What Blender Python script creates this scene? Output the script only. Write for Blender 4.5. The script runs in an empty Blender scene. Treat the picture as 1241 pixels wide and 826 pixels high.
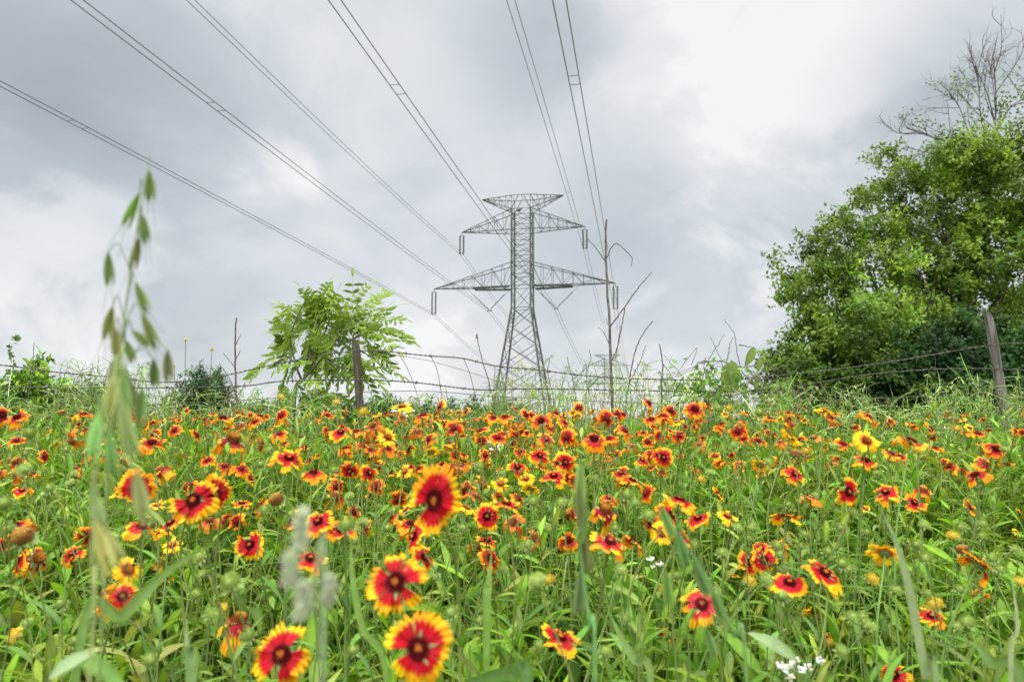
import bpy, math
import numpy as np
from mathutils import Vector, Matrix

# ------------------------------------------------------------------ camera, sky, sun, exposure
S = bpy.context.scene
COL = S.collection
rng = np.random.default_rng(11)
FPX = 827.0
PITCH = math.atan(92 / FPX)
EYE = np.array([0.0, 0.0, 0.75])

cd = bpy.data.cameras.new("camera")
cam = bpy.data.objects.new("camera", cd)
COL.objects.link(cam)
cam.location = EYE
cam.rotation_euler = (math.pi / 2 + PITCH, 0, 0)
cd.sensor_width = 36.0
cd.lens = 36.0 * FPX / 1241.0
cd.clip_start = 0.02
cd.clip_end = 9000
cd.dof.use_dof = True
cd.dof.focus_distance = 2.5
cd.dof.aperture_fstop = 5.6
S.camera = cam

SUN_EL, SUN_AZ = math.radians(58), math.radians(205)      # azimuth clockwise from +Y: behind the camera, a bit left
w = bpy.data.worlds.new("World")
S.world = w
w.use_nodes = True
wt = w.node_tree
wt.nodes.clear()
WN = wt.nodes.new
wl = wt.links.new


def wmath(op, a, b=None, c=None, clamp=False):
    n = WN('ShaderNodeMath'); n.operation = op; n.use_clamp = clamp
    for i, v in enumerate((a, b, c)):
        if v is None: continue
        if isinstance(v, (int, float)): n.inputs[i].default_value = v
        else: wl(v, n.inputs[i])
    return n.outputs[0]


def ray(px, py):
    F = np.array([0, math.cos(PITCH), math.sin(PITCH)]); U = np.array([0, -math.sin(PITCH), math.cos(PITCH)])
    return F + np.array([1.0, 0, 0]) * ((px - 620.5) / FPX) - U * ((py - 413.0) / FPX)


def P(px, py, Y):
    """the world point at distance Y (along +Y) that stands in direction (px, py)"""
    d = ray(px, py)
    return EYE + d * (Y / d[1])


tc = WN('ShaderNodeTexCoord')
nrm = WN('ShaderNodeVectorMath'); nrm.operation = 'NORMALIZE'; wl(tc.outputs['Generated'], nrm.inputs[0])
DIR = nrm.outputs[0]
sep = WN('ShaderNodeSeparateXYZ'); wl(DIR, sep.inputs[0])
# the cloud base is a flat layer: direction divided by height, so clouds shrink towards the horizon
zz_ = wmath('ADD', wmath('MAXIMUM', sep.outputs['Z'], 0.0), 0.55)
cmb = WN('ShaderNodeCombineXYZ'); wl(wmath('DIVIDE', sep.outputs['X'], zz_), cmb.inputs[0]); wl(wmath('DIVIDE', sep.outputs['Y'], zz_), cmb.inputs[1]); cmb.inputs[2].default_value = 3.7
def wnoise(scale, detail, rough, dist):
    n = WN('ShaderNodeTexNoise'); n.inputs['Scale'].default_value = scale; n.inputs['Detail'].default_value = detail
    n.inputs['Roughness'].default_value = rough; n.inputs['Distortion'].default_value = dist; wl(cmb.outputs[0], n.inputs['Vector'])
    return n
nz = wnoise(2.0, 7, .5, .25)
nz2 = wnoise(4.2, 9, .55, .4)
nz3 = wnoise(2.1, 9, .56, .5)
edge = WN('ShaderNodeMapRange'); edge.interpolation_type = 'SMOOTHSTEP'; wl(nz3.outputs['Fac'], edge.inputs[0])
edge.inputs[1].default_value = .45; edge.inputs[2].default_value = .56; edge.inputs[3].default_value = -.15; edge.inputs[4].default_value = .14
# warped direction, so that the cloud banks get ragged edges
wv = WN('ShaderNodeVectorMath'); wv.operation = 'MULTIPLY_ADD'
sub = WN('ShaderNodeVectorMath'); sub.operation = 'SUBTRACT'; wl(nz2.outputs['Color'], sub.inputs[0]); sub.inputs[1].default_value = (.5, .5, .5)
wl(sub.outputs[0], wv.inputs[0]); wv.inputs[1].default_value = (.22, .22, .22); wl(DIR, wv.inputs[2])
nw = WN('ShaderNodeVectorMath'); nw.operation = 'NORMALIZE'; wl(wv.outputs[0], nw.inputs[0])
BANKS = [  # direction of a cloud bank (as seen), width in degrees, brightness
    (60, 110, 11, -.24), (180, 190, 8, -.12), (-120, 60, 14, -.16), (620, 60, 6, -.24), (700, 30, 5, -.12),
    (1170, 80, 8, -.34), (1075, 160, 6, -.16), (1250, 180, 10, -.16), (60, 385, 8, -.22), (250, 400, 7, -.15), (480, 270, 7, -.10),
    (830, 320, 8, -.16), (720, 300, 7, -.10), (330, 130, 6, -.08), (900, 400, 7, -.10),
    (800, 90, 8, .11), (940, 150, 9, .09), (860, 220, 7, .10), (500, 120, 8, .16), (450, 30, 6, .14), (330, 270, 7, .13), (30, 260, 8, .13),
    (510, 390, 6, .14), (620, 200, 7, .06), (100, 470, 9, .16), (330, 480, 8, .10), (760, 470, 9, .10), (20, 440, 6, .08), (960, 30, 8, .14), (120, 290, 6, .10), (590, 430, 6, .08)]
acc = None
for bx_, by_, wd, amp in BANKS:
    d = ray(bx_, by_); d = d / np.linalg.norm(d)
    dn = WN('ShaderNodeVectorMath'); dn.operation = 'DOT_PRODUCT'
    wl(nw.outputs[0], dn.inputs[0]); dn.inputs[1].default_value = tuple(d)
    k = 1.0 / (1 - math.cos(math.radians(wd)))
    e = wmath('EXPONENT', wmath('MULTIPLY_ADD', dn.outputs['Value'], k, -k))
    acc = wmath('MULTIPLY', e, amp) if acc is None else wmath('MULTIPLY_ADD', e, amp, acc)
n1 = wmath('MULTIPLY_ADD', nz.outputs['Fac'], 0.5, -0.25)
n2 = wmath('MULTIPLY_ADD', nz2.outputs['Fac'], 0.62, -0.31)
dens = wmath('ADD', wmath('ADD', wmath('ADD', n1, n2), edge.outputs[0]), wmath('ADD', acc, 0.75))
ramp = WN('ShaderNodeValToRGB'); wl(dens, ramp.inputs[0])
el = ramp.color_ramp.elements
el[0].position = 0.0; el[0].color = (0.25, 0.29, 0.315, 1)
el[1].position = 1.0; el[1].color = (0.66, 0.67, 0.68, 1)
for p_, c_ in ((.25, (0.345, 0.385, 0.41, 1)), (.5, (0.44, 0.475, 0.50, 1)), (.75, (0.56, 0.58, 0.60, 1))):
    x_ = el.new(p_); x_.color = c_
# an overcast dome is far brighter overhead and towards the hidden sun behind the camera
up = WN('ShaderNodeMapRange'); up.interpolation_type = 'SMOOTHSTEP'; wl(sep.outputs['Z'], up.inputs[0])
up.inputs[1].default_value = .56; up.inputs[2].default_value = .95; up.inputs[3].default_value = 1.0; up.inputs[4].default_value = 5.2
bk = WN('ShaderNodeMapRange'); bk.interpolation_type = 'SMOOTHSTEP'; wl(sep.outputs['Y'], bk.inputs[0])
bk.inputs[1].default_value = .2; bk.inputs[2].default_value = -.6; bk.inputs[3].default_value = 1.0; bk.inputs[4].default_value = 2.1
gain = wmath('MULTIPLY', up.outputs[0], bk.outputs[0])
cb = WN('ShaderNodeBackground'); wl(ramp.outputs[0], cb.inputs[0]); wl(gain, cb.inputs[1])
sky = WN('ShaderNodeTexSky'); sky.sky_type = 'NISHITA'; sky.sun_disc = False
sky.sun_elevation = SUN_EL; sky.sun_rotation = SUN_AZ
sb = WN('ShaderNodeBackground'); wl(sky.outputs[0], sb.inputs[0]); sb.inputs[1].default_value = 0.1
mxw = WN('ShaderNodeMixShader'); mxw.inputs[0].default_value = 0.95; wl(sb.outputs[0], mxw.inputs[1]); wl(cb.outputs[0], mxw.inputs[2])
wo = WN('ShaderNodeOutputWorld'); wl(mxw.outputs[0], wo.inputs[0])

sd = bpy.data.lights.new("sun", 'SUN'); sd.energy = 1.5; sd.angle = math.radians(14); sd.color = (1, .96, .9)
so = bpy.data.objects.new("sun", sd); COL.objects.link(so)
sv = Vector((math.sin(SUN_AZ) * math.cos(SUN_EL), math.cos(SUN_AZ) * math.cos(SUN_EL), math.sin(SUN_EL)))
so.rotation_euler = sv.to_track_quat('Z', 'Y').to_euler()

S.view_settings.view_transform = 'Standard'
S.view_settings.look = 'None'
S.view_settings.exposure = 0.5
S.view_settings.gamma = 1.0
S.cycles.max_bounces = 6
S.cycles.transparent_max_bounces = 4
S.cycles.use_denoising = True


# ------------------------------------------------------------------ helpers
def norm(v):
    v = np.asarray(v, float)
    return v / np.maximum(np.linalg.norm(v, axis=-1, keepdims=True), 1e-9)


class MB:
    """collects shapes and links them as one mesh object"""
    def __init__(self): self.v = []; self.f = {}; self.c = []; self.n = 0
    def add(self, verts, faces, col=(1, 1, 1)):
        verts = np.asarray(verts, float).reshape(-1, 3)
        faces = np.asarray(faces, np.int64)
        c = np.asarray(col, float)
        if c.ndim == 1: c = np.tile(c, (len(verts), 1))
        self.v.append(verts); self.c.append(c)
        self.f.setdefault(faces.shape[1], []).append(faces + self.n)
        self.n += len(verts)
    def mesh(self, name, smooth=True):
        me = bpy.data.meshes.new(name)
        v = np.concatenate(self.v); c = np.concatenate(self.c)
        fl = {k: np.concatenate(x) for k, x in self.f.items()}
        loops = np.concatenate([x.ravel() for x in fl.values()])
        tot = np.concatenate([np.full(len(x), k) for k, x in fl.items()])
        me.vertices.add(len(v)); me.vertices.foreach_set('co', v.ravel())
        me.loops.add(len(loops)); me.loops.foreach_set('vertex_index', loops.astype(np.int32))
        me.polygons.add(len(tot))
        me.polygons.foreach_set('loop_start', (np.cumsum(tot) - tot).astype(np.int32))
        me.polygons.foreach_set('loop_total', tot.astype(np.int32))
        me.polygons.foreach_set('use_smooth', np.full(len(tot), smooth))
        a = me.color_attributes.new('Col', 'FLOAT_COLOR', 'POINT')
        a.data.foreach_set('color', np.concatenate([c, np.ones((len(c), 1))], 1).astype(np.float32).ravel())
        me.update(calc_edges=True)
        return me
    def build(self, name, mat, parent=None, smooth=True):
        me = self.mesh(name, smooth)
        me.materials.append(mat)
        return link(name, me, parent)


def link(name, me, parent=None):
    o = bpy.data.objects.new(name, me)
    COL.objects.link(o)
    if parent is not None: o.parent = parent
    return o


def empty(name, loc=(0, 0, 0)):
    o = bpy.data.objects.new(name, None); o.empty_display_size = .05
    COL.objects.link(o); o.location = loc
    return o


def tag(o, label=None, cat=None, group=None, kind=None):
    if label: o['label'] = label
    if cat: o['category'] = cat
    if group: o['group'] = group
    if kind: o['kind'] = kind
    return o


def tube(mb, pts, r, col=(1, 1, 1), n=5, r1=None):
    """a round bar through pts, radius r at the start and r1 at the end (or one radius per point)"""
    p = np.asarray(pts, float); m = len(p)
    rr = np.asarray(r, float) if np.ndim(r) else np.linspace(r, r if r1 is None else r1, m)
    t = norm(np.gradient(p, axis=0))
    ref = np.array([0.31, 0.2, .93]) if abs(t[:, 2]).mean() < .8 else np.array([.93, .3, .2])
    a = norm(np.cross(t, ref)); b = np.cross(t, a)
    th = np.linspace(0, 2 * math.pi, n, endpoint=False)
    ring = p[:, None] + rr[:, None, None] * (np.cos(th)[None, :, None] * a[:, None] + np.sin(th)[None, :, None] * b[:, None])
    i = np.arange(m - 1)[:, None] * n; j = np.arange(n)[None, :]; j2 = (j + 1) % n
    f = np.stack([i + j, i + j2, i + n + j2, i + n + j], -1).reshape(-1, 4)
    mb.add(ring.reshape(-1, 3), f, col)
    if n == 4:
        mb.add(ring[0], [[3, 2, 1, 0]], col); mb.add(ring[-1], [[0, 1, 2, 3]], col)


def smooth_path(pts, k=5):
    """Catmull-Rom through the points"""
    p = np.asarray(pts, float)
    q = np.vstack([2 * p[0] - p[1], p, 2 * p[-1] - p[-2]])
    out = []
    for i in range(len(p) - 1):
        a, b, c, d = q[i:i + 4]
        for t in np.linspace(0, 1, k, endpoint=False):
            out.append(.5 * (2 * b + (c - a) * t + (2 * a - 5 * b + 4 * c - d) * t * t + (3 * b - a - 3 * c + d) * t ** 3))
    out.append(p[-1])
    return np.array(out)


def ribbons(mb, o, d, nrm_, L, W, bend, col, rows=5, fold=.25, shape='lance', cols=3):
    """many leaves at once: start o, direction d, face normal nrm_, length, width, bend (fraction of L that the tip drops along -normal)"""
    o = np.asarray(o, float); N = len(o)
    if N == 0: return
    d = norm(d); s = norm(np.cross(d, nrm_)); nn = np.cross(s, d)
    L = np.broadcast_to(L, (N,)); W = np.broadcast_to(W, (N,)); bend = np.broadcast_to(bend, (N,))
    t = np.linspace(0, 1, rows)
    if shape == 'lance': wt_ = np.clip(np.sin(math.pi * np.clip(t * .93 + .05, 0, 1)) ** .8, .03, 1)
    elif shape == 'blade': wt_ = np.clip((1 - t ** 2.2), .02, 1) * np.clip(.55 + t * 2, 0, 1)
    elif shape == 'oval': wt_ = np.clip(np.sin(math.pi * (t ** .75)), .04, 1)
    c = o[:, None] + d[:, None] * (L[:, None] * t)[..., None] - nn[:, None] * (L[:, None] * bend[:, None] * t ** 2)[..., None]
    hw = (W[:, None] * wt_ * .5)[..., None]
    lift = nn[:, None] * hw * fold
    lft = c - s[:, None] * hw + lift; rgt = c + s[:, None] * hw + lift
    col = np.asarray(col, float)
    if col.ndim == 1: col = np.tile(col, (N, 1))
    if cols == 3:
        v = np.stack([lft, c, rgt], 2)
        k = 3
    else:
        v = np.stack([lft, rgt], 2); k = 2
    base = (np.arange(N) * rows * k)[:, None, None]
    r = (np.arange(rows - 1) * k)[None, :, None]; q = np.arange(k - 1)[None, None, :]
    a = base + r + q
    f = np.stack([a, a + 1, a + k + 1, a + k], -1).reshape(-1, 4)
    cc = np.repeat(col[:, None], rows * k, 1).reshape(-1, 3)
    if k == 3:
        cc = cc.reshape(N, rows, 3, 3).copy(); cc[:, :, 1] = cc[:, :, 1] * 1.18 + .008; cc[:, -1] *= np.array([1.25, 1.0, .8]); cc = cc.reshape(-1, 3)
    mb.add(v.reshape(-1, 3), f, cc)


def vary(base, n, sat=.18, r=None):
    r = r or rng
    b = np.asarray(base, float)
    k = np.exp(r.normal(0, sat, (n, 1)))
    h = 1 + r.normal(0, .10, (n, 3))
    return np.clip(b * k * h, .003, .95)


# ------------------------------------------------------------------ materials
def material(name):
    m = bpy.data.materials.new(name); m.use_nodes = True
    nt = m.node_tree; nt.nodes.clear()
    out = nt.nodes.new('ShaderNodeOutputMaterial')
    return m, nt, out


def leafy(name, trans=.35, rough=.5, spec=.3, noise=60., amt=.16, tint=(1.15, 1.2, .55)):
    m, nt, out = material(name)
    a = nt.nodes.new('ShaderNodeAttribute'); a.attribute_name = 'Col'
    t = nt.nodes.new('ShaderNodeTexCoord')
    n = nt.nodes.new('ShaderNodeTexNoise'); n.inputs['Scale'].default_value = noise; n.inputs['Detail'].default_value = 3
    nt.links.new(t.outputs['Object'], n.inputs['Vector'])
    r = nt.nodes.new('ShaderNodeMapRange'); nt.links.new(n.outputs['Fac'], r.inputs[0])
    r.inputs[1].default_value = .25; r.inputs[2].default_value = .75; r.inputs[3].default_value = 1 - amt; r.inputs[4].default_value = 1 + amt
    mu = nt.nodes.new('ShaderNodeVectorMath'); mu.operation = 'SCALE'
    nt.links.new(a.outputs['Color'], mu.inputs[0]); nt.links.new(r.outputs[0], mu.inputs['Scale'])
    b = nt.nodes.new('ShaderNodeBsdfPrincipled'); nt.links.new(mu.outputs[0], b.inputs['Base Color'])
    b.inputs['Roughness'].default_value = rough; b.inputs['Specular IOR Level'].default_value = spec
    tr = nt.nodes.new('ShaderNodeBsdfTranslucent')
    tm = nt.nodes.new('ShaderNodeVectorMath'); tm.operation = 'MULTIPLY'; tm.inputs[1].default_value = tint
    nt.links.new(mu.outputs[0], tm.inputs[0]); nt.links.new(tm.outputs[0], tr.inputs[0])
    mx = nt.nodes.new('ShaderNodeMixShader'); mx.inputs[0].default_value = trans
    nt.links.new(b.outputs[0], mx.inputs[1]); nt.links.new(tr.outputs[0], mx.inputs[2]); nt.links.new(mx.outputs[0], out.inputs[0])
    return m


def solid(name, c1, c2, scale=(20, 20, 20), rough=.8, metal=0., bump=.3, detail=6, spec=.3):
    m, nt, out = material(name)
    t = nt.nodes.new('ShaderNodeTexCoord')
    mp_ = nt.nodes.new('ShaderNodeMapping'); mp_.inputs['Scale'].default_value = scale; nt.links.new(t.outputs['Object'], mp_.inputs[0])
    n = nt.nodes.new('ShaderNodeTexNoise'); n.inputs['Scale'].default_value = 1; n.inputs['Detail'].default_value = detail
    nt.links.new(mp_.outputs[0], n.inputs['Vector'])
    r = nt.nodes.new('ShaderNodeValToRGB'); nt.links.new(n.outputs['Fac'], r.inputs[0])
    r.color_ramp.elements[0].position = .35; r.color_ramp.elements[0].color = (*c1, 1)
    r.color_ramp.elements[1].position = .65; r.color_ramp.elements[1].color = (*c2, 1)
    b = nt.nodes.new('ShaderNodeBsdfPrincipled'); nt.links.new(r.outputs[0], b.inputs['Base Color'])
    b.inputs['Roughness'].default_value = rough; b.inputs['Metallic'].default_value = metal; b.inputs['Specular IOR Level'].default_value = spec
    if bump:
        bp = nt.nodes.new('ShaderNodeBump'); bp.inputs['Strength'].default_value = bump; bp.inputs['Distance'].default_value = .01
        nt.links.new(n.outputs['Fac'], bp.inputs['Height']); nt.links.new(bp.outputs[0], b.inputs['Normal'])
    nt.links.new(b.outputs[0], out.inputs[0])
    return m


M_LEAF = leafy('herb_leaf', .36, .55, .14)
M_GRASS = leafy('grass_blade', .36, .5, .16)
M_TREE = leafy('tree_leaf', .40, .55, .15, noise=3., tint=(1.05, 1.08, .6))
M_DRY = leafy('dry_grass', .3, .6, .2, tint=(1.1, 1.1, .7))
M_PETAL = leafy('petal', .32, .6, .15, noise=160., amt=.1, tint=(1.05, .95, .6))
M_DISC = leafy('flower_disc', 0.05, .8, .1, noise=300., amt=.25)
M_STEM = leafy('green_stem', .12, .6, .25, noise=120.)
M_WHITE = leafy('white_petal', .3, .6, .2, tint=(1, 1, .95))
M_SOIL = solid('soil', (.03, .025, .015), (.06, .05, .028), (30, 30, 30))
M_TURF = solid('turf', (.035, .06, .015), (.10, .13, .035), (1.2, 1.2, 1.2), rough=.95, bump=.6)
M_POST = solid('grey_post_wood', (.05, .043, .036), (.20, .18, .16), (60, 60, 4), rough=.9, bump=.7)
M_POSTD = solid('dark_post_wood', (.03, .024, .016), (.09, .078, .05), (55, 55, 5), rough=.9, bump=.7)
M_WIRE = solid('rusty_wire', (.05, .035, .025), (.13, .115, .10), (40, 40, 40), rough=.6, metal=.4, bump=0)
M_STEEL = solid('galvanised_steel', (.06, .063, .065), (.11, .114, .117), (.5, .5, .5), rough=.6, metal=.15, bump=0)
M_CABLE = solid('aluminium_cable', (.07, .073, .076), (.11, .114, .118), (.2, .2, .2), rough=.5, metal=.3, bump=0)
M_GLASSY = solid('insulator_glaze', (.06, .06, .063), (.11, .11, .115), (1, 1, 1), rough=.3, bump=0, spec=.5)
M_BARK = solid('bark', (.05, .042, .032), (.14, .12, .095), (9, 9, 3), rough=.95, bump=.8)
M_TWIG = solid('dead_twig', (.055, .045, .04), (.15, .125, .11), (40, 40, 40), rough=.9, bump=.2)
M_BIRD = solid('feathers', (.012, .011, .011), (.03, .028, .028), (30, 30, 30), rough=.7, bump=.2)


# ------------------------------------------------------------------ ground
def sst(a, b, x):
    t = np.clip((np.asarray(x, float) - a) / (b - a), 0, 1)
    return t * t * (3 - 2 * t)


def ground_z(x, y):
    x = np.asarray(x, float); y = np.asarray(y, float)
    z = .30 * sst(.75, 2.7, y)
    z = z - 1.9 * sst(4.6, 15, y) - 2.5 * sst(15, 60, y) - 2.2 * sst(60, 130, y)
    z = z + .02 * np.sin(x * 2.1 + 1) * np.cos(y * 1.7) * np.exp(-(x / 30) ** 2 - (y / 30) ** 2)
    z = z + sst(20, 120, np.hypot(x, y)) * (.5 * np.sin(x * .021) * np.cos(y * .017))
    return z


def axis(m, n):
    u = np.linspace(-1, 1, n)
    return np.sign(u) * (m ** np.abs(u) - 1) / (m - 1) * 5000 if False else np.sign(u) * 6000 * np.abs(u) ** 5 + u * 6


gx = axis(0, 121); gy = axis(0, 161)
GX, GY = np.meshgrid(gx, gy)
gv = np.stack([GX, GY, ground_z(GX, GY)], -1).reshape(-1, 3)
nx_, ny_ = len(gx), len(gy)
ii, jj = np.meshgrid(np.arange(nx_ - 1), np.arange(ny_ - 1))
a_ = (jj * nx_ + ii).ravel()
mb = MB(); mb.add(gv, np.stack([a_, a_ + 1, a_ + nx_ + 1, a_ + nx_], -1))
tag(mb.build('ground', M_TURF), 'grassy ground rising to the fence and falling away beyond it', 'ground', kind='structure')

# ------------------------------------------------------------------ pylon
# measured in the pylon's own frame: u along the cross-arms, v along the line, h above the camera's height; metres
PS = 100 / FPX
def hh(py): return (505 - py) * PS


def bar(mb, a, b, t=.1):
    tube(mb, [a, b], t * .48, n=4)


def lerp(a, b, t): return np.asarray(a) * (1 - t) + np.asarray(b) * t


def make_pylon(loc, rz, foot, label, steel=1.0):
    root = empty('transmission_pylon', loc); root.rotation_euler.z = rz
    tag(root, label, 'pylon', 'pylons of the power line')
    z0, z1, z2, z3, z4, z5, z6 = foot, hh(373), hh(346), hh(317), hh(276), hh(250), hh(233)
    B, T = 3.6, 1.42            # half spread at the foot seen at y=490 and of the shaft
    Bf = T + (B - T) * (z1 - foot) / (z1 - hh(490))
    def half(z): return T if z >= z1 else T + (Bf - T) * (z1 - z) / (z1 - foot)
    def C(sx, sy, z): h = half(z); return np.array([sx * h, sy * h, z])
    for sx in (-1, 1):
        for sy in (-1, 1):
            m = MB()
            bar(m, C(sx, sy, z0), C(sx, sy, z1), .30 * steel); bar(m, C(sx, sy, z1), C(sx, sy, z5), .26 * steel)
            m.add(*box(C(sx, sy, z0) + np.array([0, 0, .1]), (1.0, 1.0, .6)))
            m.build('leg', M_STEEL, root, False)
    br = MB()
    levels = list(np.linspace(z0, z1, 7)[:1]) + [lerp(z0, z1, t) for t in (.22, .42, .60, .75, .88, 1)] + [z2, lerp(z2, z3, .5), z3, lerp(z3, z4, .33), lerp(z3, z4, .66), z4, lerp(z4, z5, .5), z5]
    for lo, hi in zip(levels[:-1], levels[1:]):
        big = hi <= z1 + .01
        for (s1, s2) in (((-1, -1), (1, -1)), ((1, -1), (1, 1)), ((1, 1), (-1, 1)), ((-1, 1), (-1, -1))):
            bar(br, C(*s1, lo), C(*s2, hi), .12 * steel if big else .08 * steel); bar(br, C(*s2, lo), C(*s1, hi), .12 * steel if big else .08 * steel)
            if not big or hi in (z1,): bar(br, C(*s1, hi), C(*s2, hi), .11 * steel)
            if big:
                for q in (.33,):
                    m1 = lerp(C(*s1, lo), C(*s2, hi), .25); bar(br, m1, C(*s1, lerp(lo, hi, .5)), .07 * steel)
                    m1 = lerp(C(*s2, lo), C(*s1, hi), .25); bar(br, m1, C(*s2, lerp(lo, hi, .5)), .07 * steel)
    br.build('lattice_bracing', M_STEEL, root, False)

    def arm(sx, tip, zb, zt, n, heavy=False, name='crossarm'):
        m = MB()
        tip = np.array(tip)
        lows = [np.array([sx * T, sy * T, zb]) for sy in (-1, 1)]
        tops = [np.array([sx * T, sy * T, zt]) for sy in (-1, 1)]
        for p in lows + tops: bar(m, p, tip, .15 * steel)
        for k in range(1, n):
            t = k / n
            for sy in (0, 1):
                bar(m, lerp(lows[sy], tip, t), lerp(tops[sy], tip, t), .07 * steel)
                t0 = (k - 1) / n
                if k % 2: bar(m, lerp(tops[sy], tip, t0), lerp(lows[sy], tip, t), .07 * steel)
                else: bar(m, lerp(lows[sy], tip, t0), lerp(tops[sy], tip, t), .07 * steel)
            bar(m, lerp(lows[0], tip, t), lerp(lows[1], tip, t), .07 * steel)
            bar(m, lerp(lows[0], tip, (k - 1) / n), lerp(lows[1], tip, t), .06 * steel)
            bar(m, lerp(tops[0], tip, t), lerp(tops[1], tip, t), .06 * steel)
        if heavy:
            for sy in (0, 1):
                tube(m, [lerp(lows[sy], tip, .03) - np.array([0, 0, .14]), lerp(lows[sy], tip, .49) - np.array([0, 0, .14])], .16 * steel, n=4)
        return m.build(name, M_STEEL, root, False), lows, tip

    def string(mb_, a, b, r=.17):
        a = np.asarray(a); b = np.asarray(b); n = 15
        ts = np.linspace(0, 1, 2 * n + 1); pts = [lerp(a, b, t) for t in ts]
        tube(mb_, pts, [r if i % 2 else r * .5 for i in range(len(ts))], n=6)

    def pair(parent, tip, l0, l1):
        m = MB()
        x, y, z = tip
        a = hh(0) - hh(l0); b = hh(0) - hh(l1)
        top, bot = z - .45, z - (l1 - l0) * PS
        for dx in (-.28, .28): string(m, (x + dx, y, top), (x + dx, y, bot))
        bar(m, (x - .32, y, top), (x + .32, y, top), .1); bar(m, (x - .34, y, bot), (x + .34, y, bot), .12)
        bar(m, (x, y, z), (x, y, top), .1)
        for dx in (-.24, .24):
            bar(m, (x + dx, y - .35, bot - .18), (x + dx, y + .35, bot - .18), .12); bar(m, (x + dx, y, bot), (x + dx, y, bot - .18), .08)
        m.build('insulator', M_GLASSY, parent, False)
        return [np.array([x + dx, y, bot - .18]) for dx in (-.24, .24)]

    def vee(parent, xa, xb, xm, z):
        m = MB()
        zb = hh(374)
        for xx in (xa, xb):
            k = .12
            a = np.array([xx, 0, z - .1]); b = np.array([xm, 0, zb]); bar(m, a, b, .06)
            string(m, lerp(a, b, .28), lerp(a, b, .93), .09)
        bar(m, (xm - .34, 0, zb), (xm + .34, 0, zb), .14)
        for dx in (-.24, .24): bar(m, (xm + dx, -.4, zb - .2), (xm + dx, .4, zb - .2), .12); bar(m, (xm + dx, 0, zb), (xm + dx, 0, zb - .2), .08)
        m.build('insulator', M_GLASSY, parent, False)
        return [np.array([xm + dx, 0, zb - .2]) for dx in (-.24, .24)]

    ends = {}
    for sx in (-1, 1):
        arm(sx, (sx * 6.25, 0, z6), z5, z6 - .02, 5, name='peak_arm')
        top = MB()
        o, lows, tip = arm(sx, (sx * 9.35, 0, z4 + .25), z4, z5, 6)
        ends['upper%d' % sx] = pair(o, tip, 276, 303)
        o, lows, tip = arm(sx, (sx * 13.65, 0, z2 + .1), z2, z3, 8, True)
        ends['outer%d' % sx] = pair(o, tip, 346, 377)
        ends['inner%d' % sx] = vee(o, sx * 1.75, sx * 8.4, sx * 5.0, z2)
    # horizontal chord across the peak
    m = MB()
    for sy in (-1, 1):
        bar(m, (-T, sy * T, z6), (T, sy * T, z6), .13)
        for sx in (-1, 1): bar(m, (sx * T, sy * T, z5), (sx * T * .25, sy * T, z6), .12); bar(m, (sx * T, sy * T, z5), (sx * T, sy * T, z6), .08)
    for sx in (-1, 0, 1): bar(m, (sx * T, -T, z6), (sx * T, T, z6), .08)
    m.build('peak_frame', M_STEEL, root, False)
    R = Matrix.Translation(loc) @ Matrix.Rotation(rz, 4, 'Z')
    return root, {k: [np.array(R @ Vector(p)) for p in v] for k, v in ends.items()}


def box(c, s):
    c = np.asarray(c, float); s = np.asarray(s, float) / 2
    v = np.array([[x, y, z] for z in (-1, 1) for y in (-1, 1) for x in (-1, 1)]) * s + c
    return v, [[0, 2, 3, 1], [4, 5, 7, 6], [0, 1, 5, 4], [1, 3, 7, 5], [3, 2, 6, 7], [2, 0, 4, 6]]


SL = .178
rz = -math.atan(SL)
p1 = P(633.5, 505, 100); p1[2] = EYE[2]
g1 = float(ground_z(p1[0], p1[1]))
pyl, e1 = make_pylon(tuple(p1), rz, g1 - EYE[2] + .2, 'tall grey lattice pylon with two pairs of cross-arms rising behind the fence')
p2 = P(737, 505, 325); p2[2] = EYE[2] - 3.4
pyl2, e2 = make_pylon(tuple(p2), rz, float(ground_z(p2[0], p2[1])) - p2[2] + .2, 'tiny pale far pylon beyond the big one, behind the tall bare stalk', 1.25)

# conductors: from behind the camera, through the pylon, on to the far one
OBS = {'outer-1': [(0, 103), (100, 157), (260, 238), (400, 308)], 'inner-1': [(95, 0), (260, 128), (400, 235), (500, 310)],
       'upper-1': [(230, 0), (300, 60), (400, 165), (490, 250)], 'inner1': [(405, 0), (485, 110), (540, 192), (583, 250)],
       'upper1': [(618, 0), (650, 105), (690, 230)], 'outer1': [(676, 0), (697, 105), (722, 230)]}
SPACER = {'outer-1': [(85, 148), (103, 157)], 'inner-1': [(255, 125), (268, 135)], 'inner1': [(478, 107), (486, 118)], 'outer1': [(695, 103), (697, 114)], 'upper1': [(689, 231)], 'upper-1': []}
WLAB = {'outer-1': 'lowest pair of grey wires, sweeping from the left edge to the outer left insulator',
        'inner-1': 'pair of grey wires running to the V-shaped insulator left of the pylon body',
        'upper-1': 'pair of grey wires running to the insulator of the upper left cross-arm',
        'inner1': 'pair of grey wires running behind the upper arms to the right V-shaped insulator',
        'upper1': 'pair of grey wires dropping to the insulator of the upper right cross-arm',
        'outer1': 'pair of grey wires dropping past the tall bare stalk to the outer right insulator'}
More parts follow.
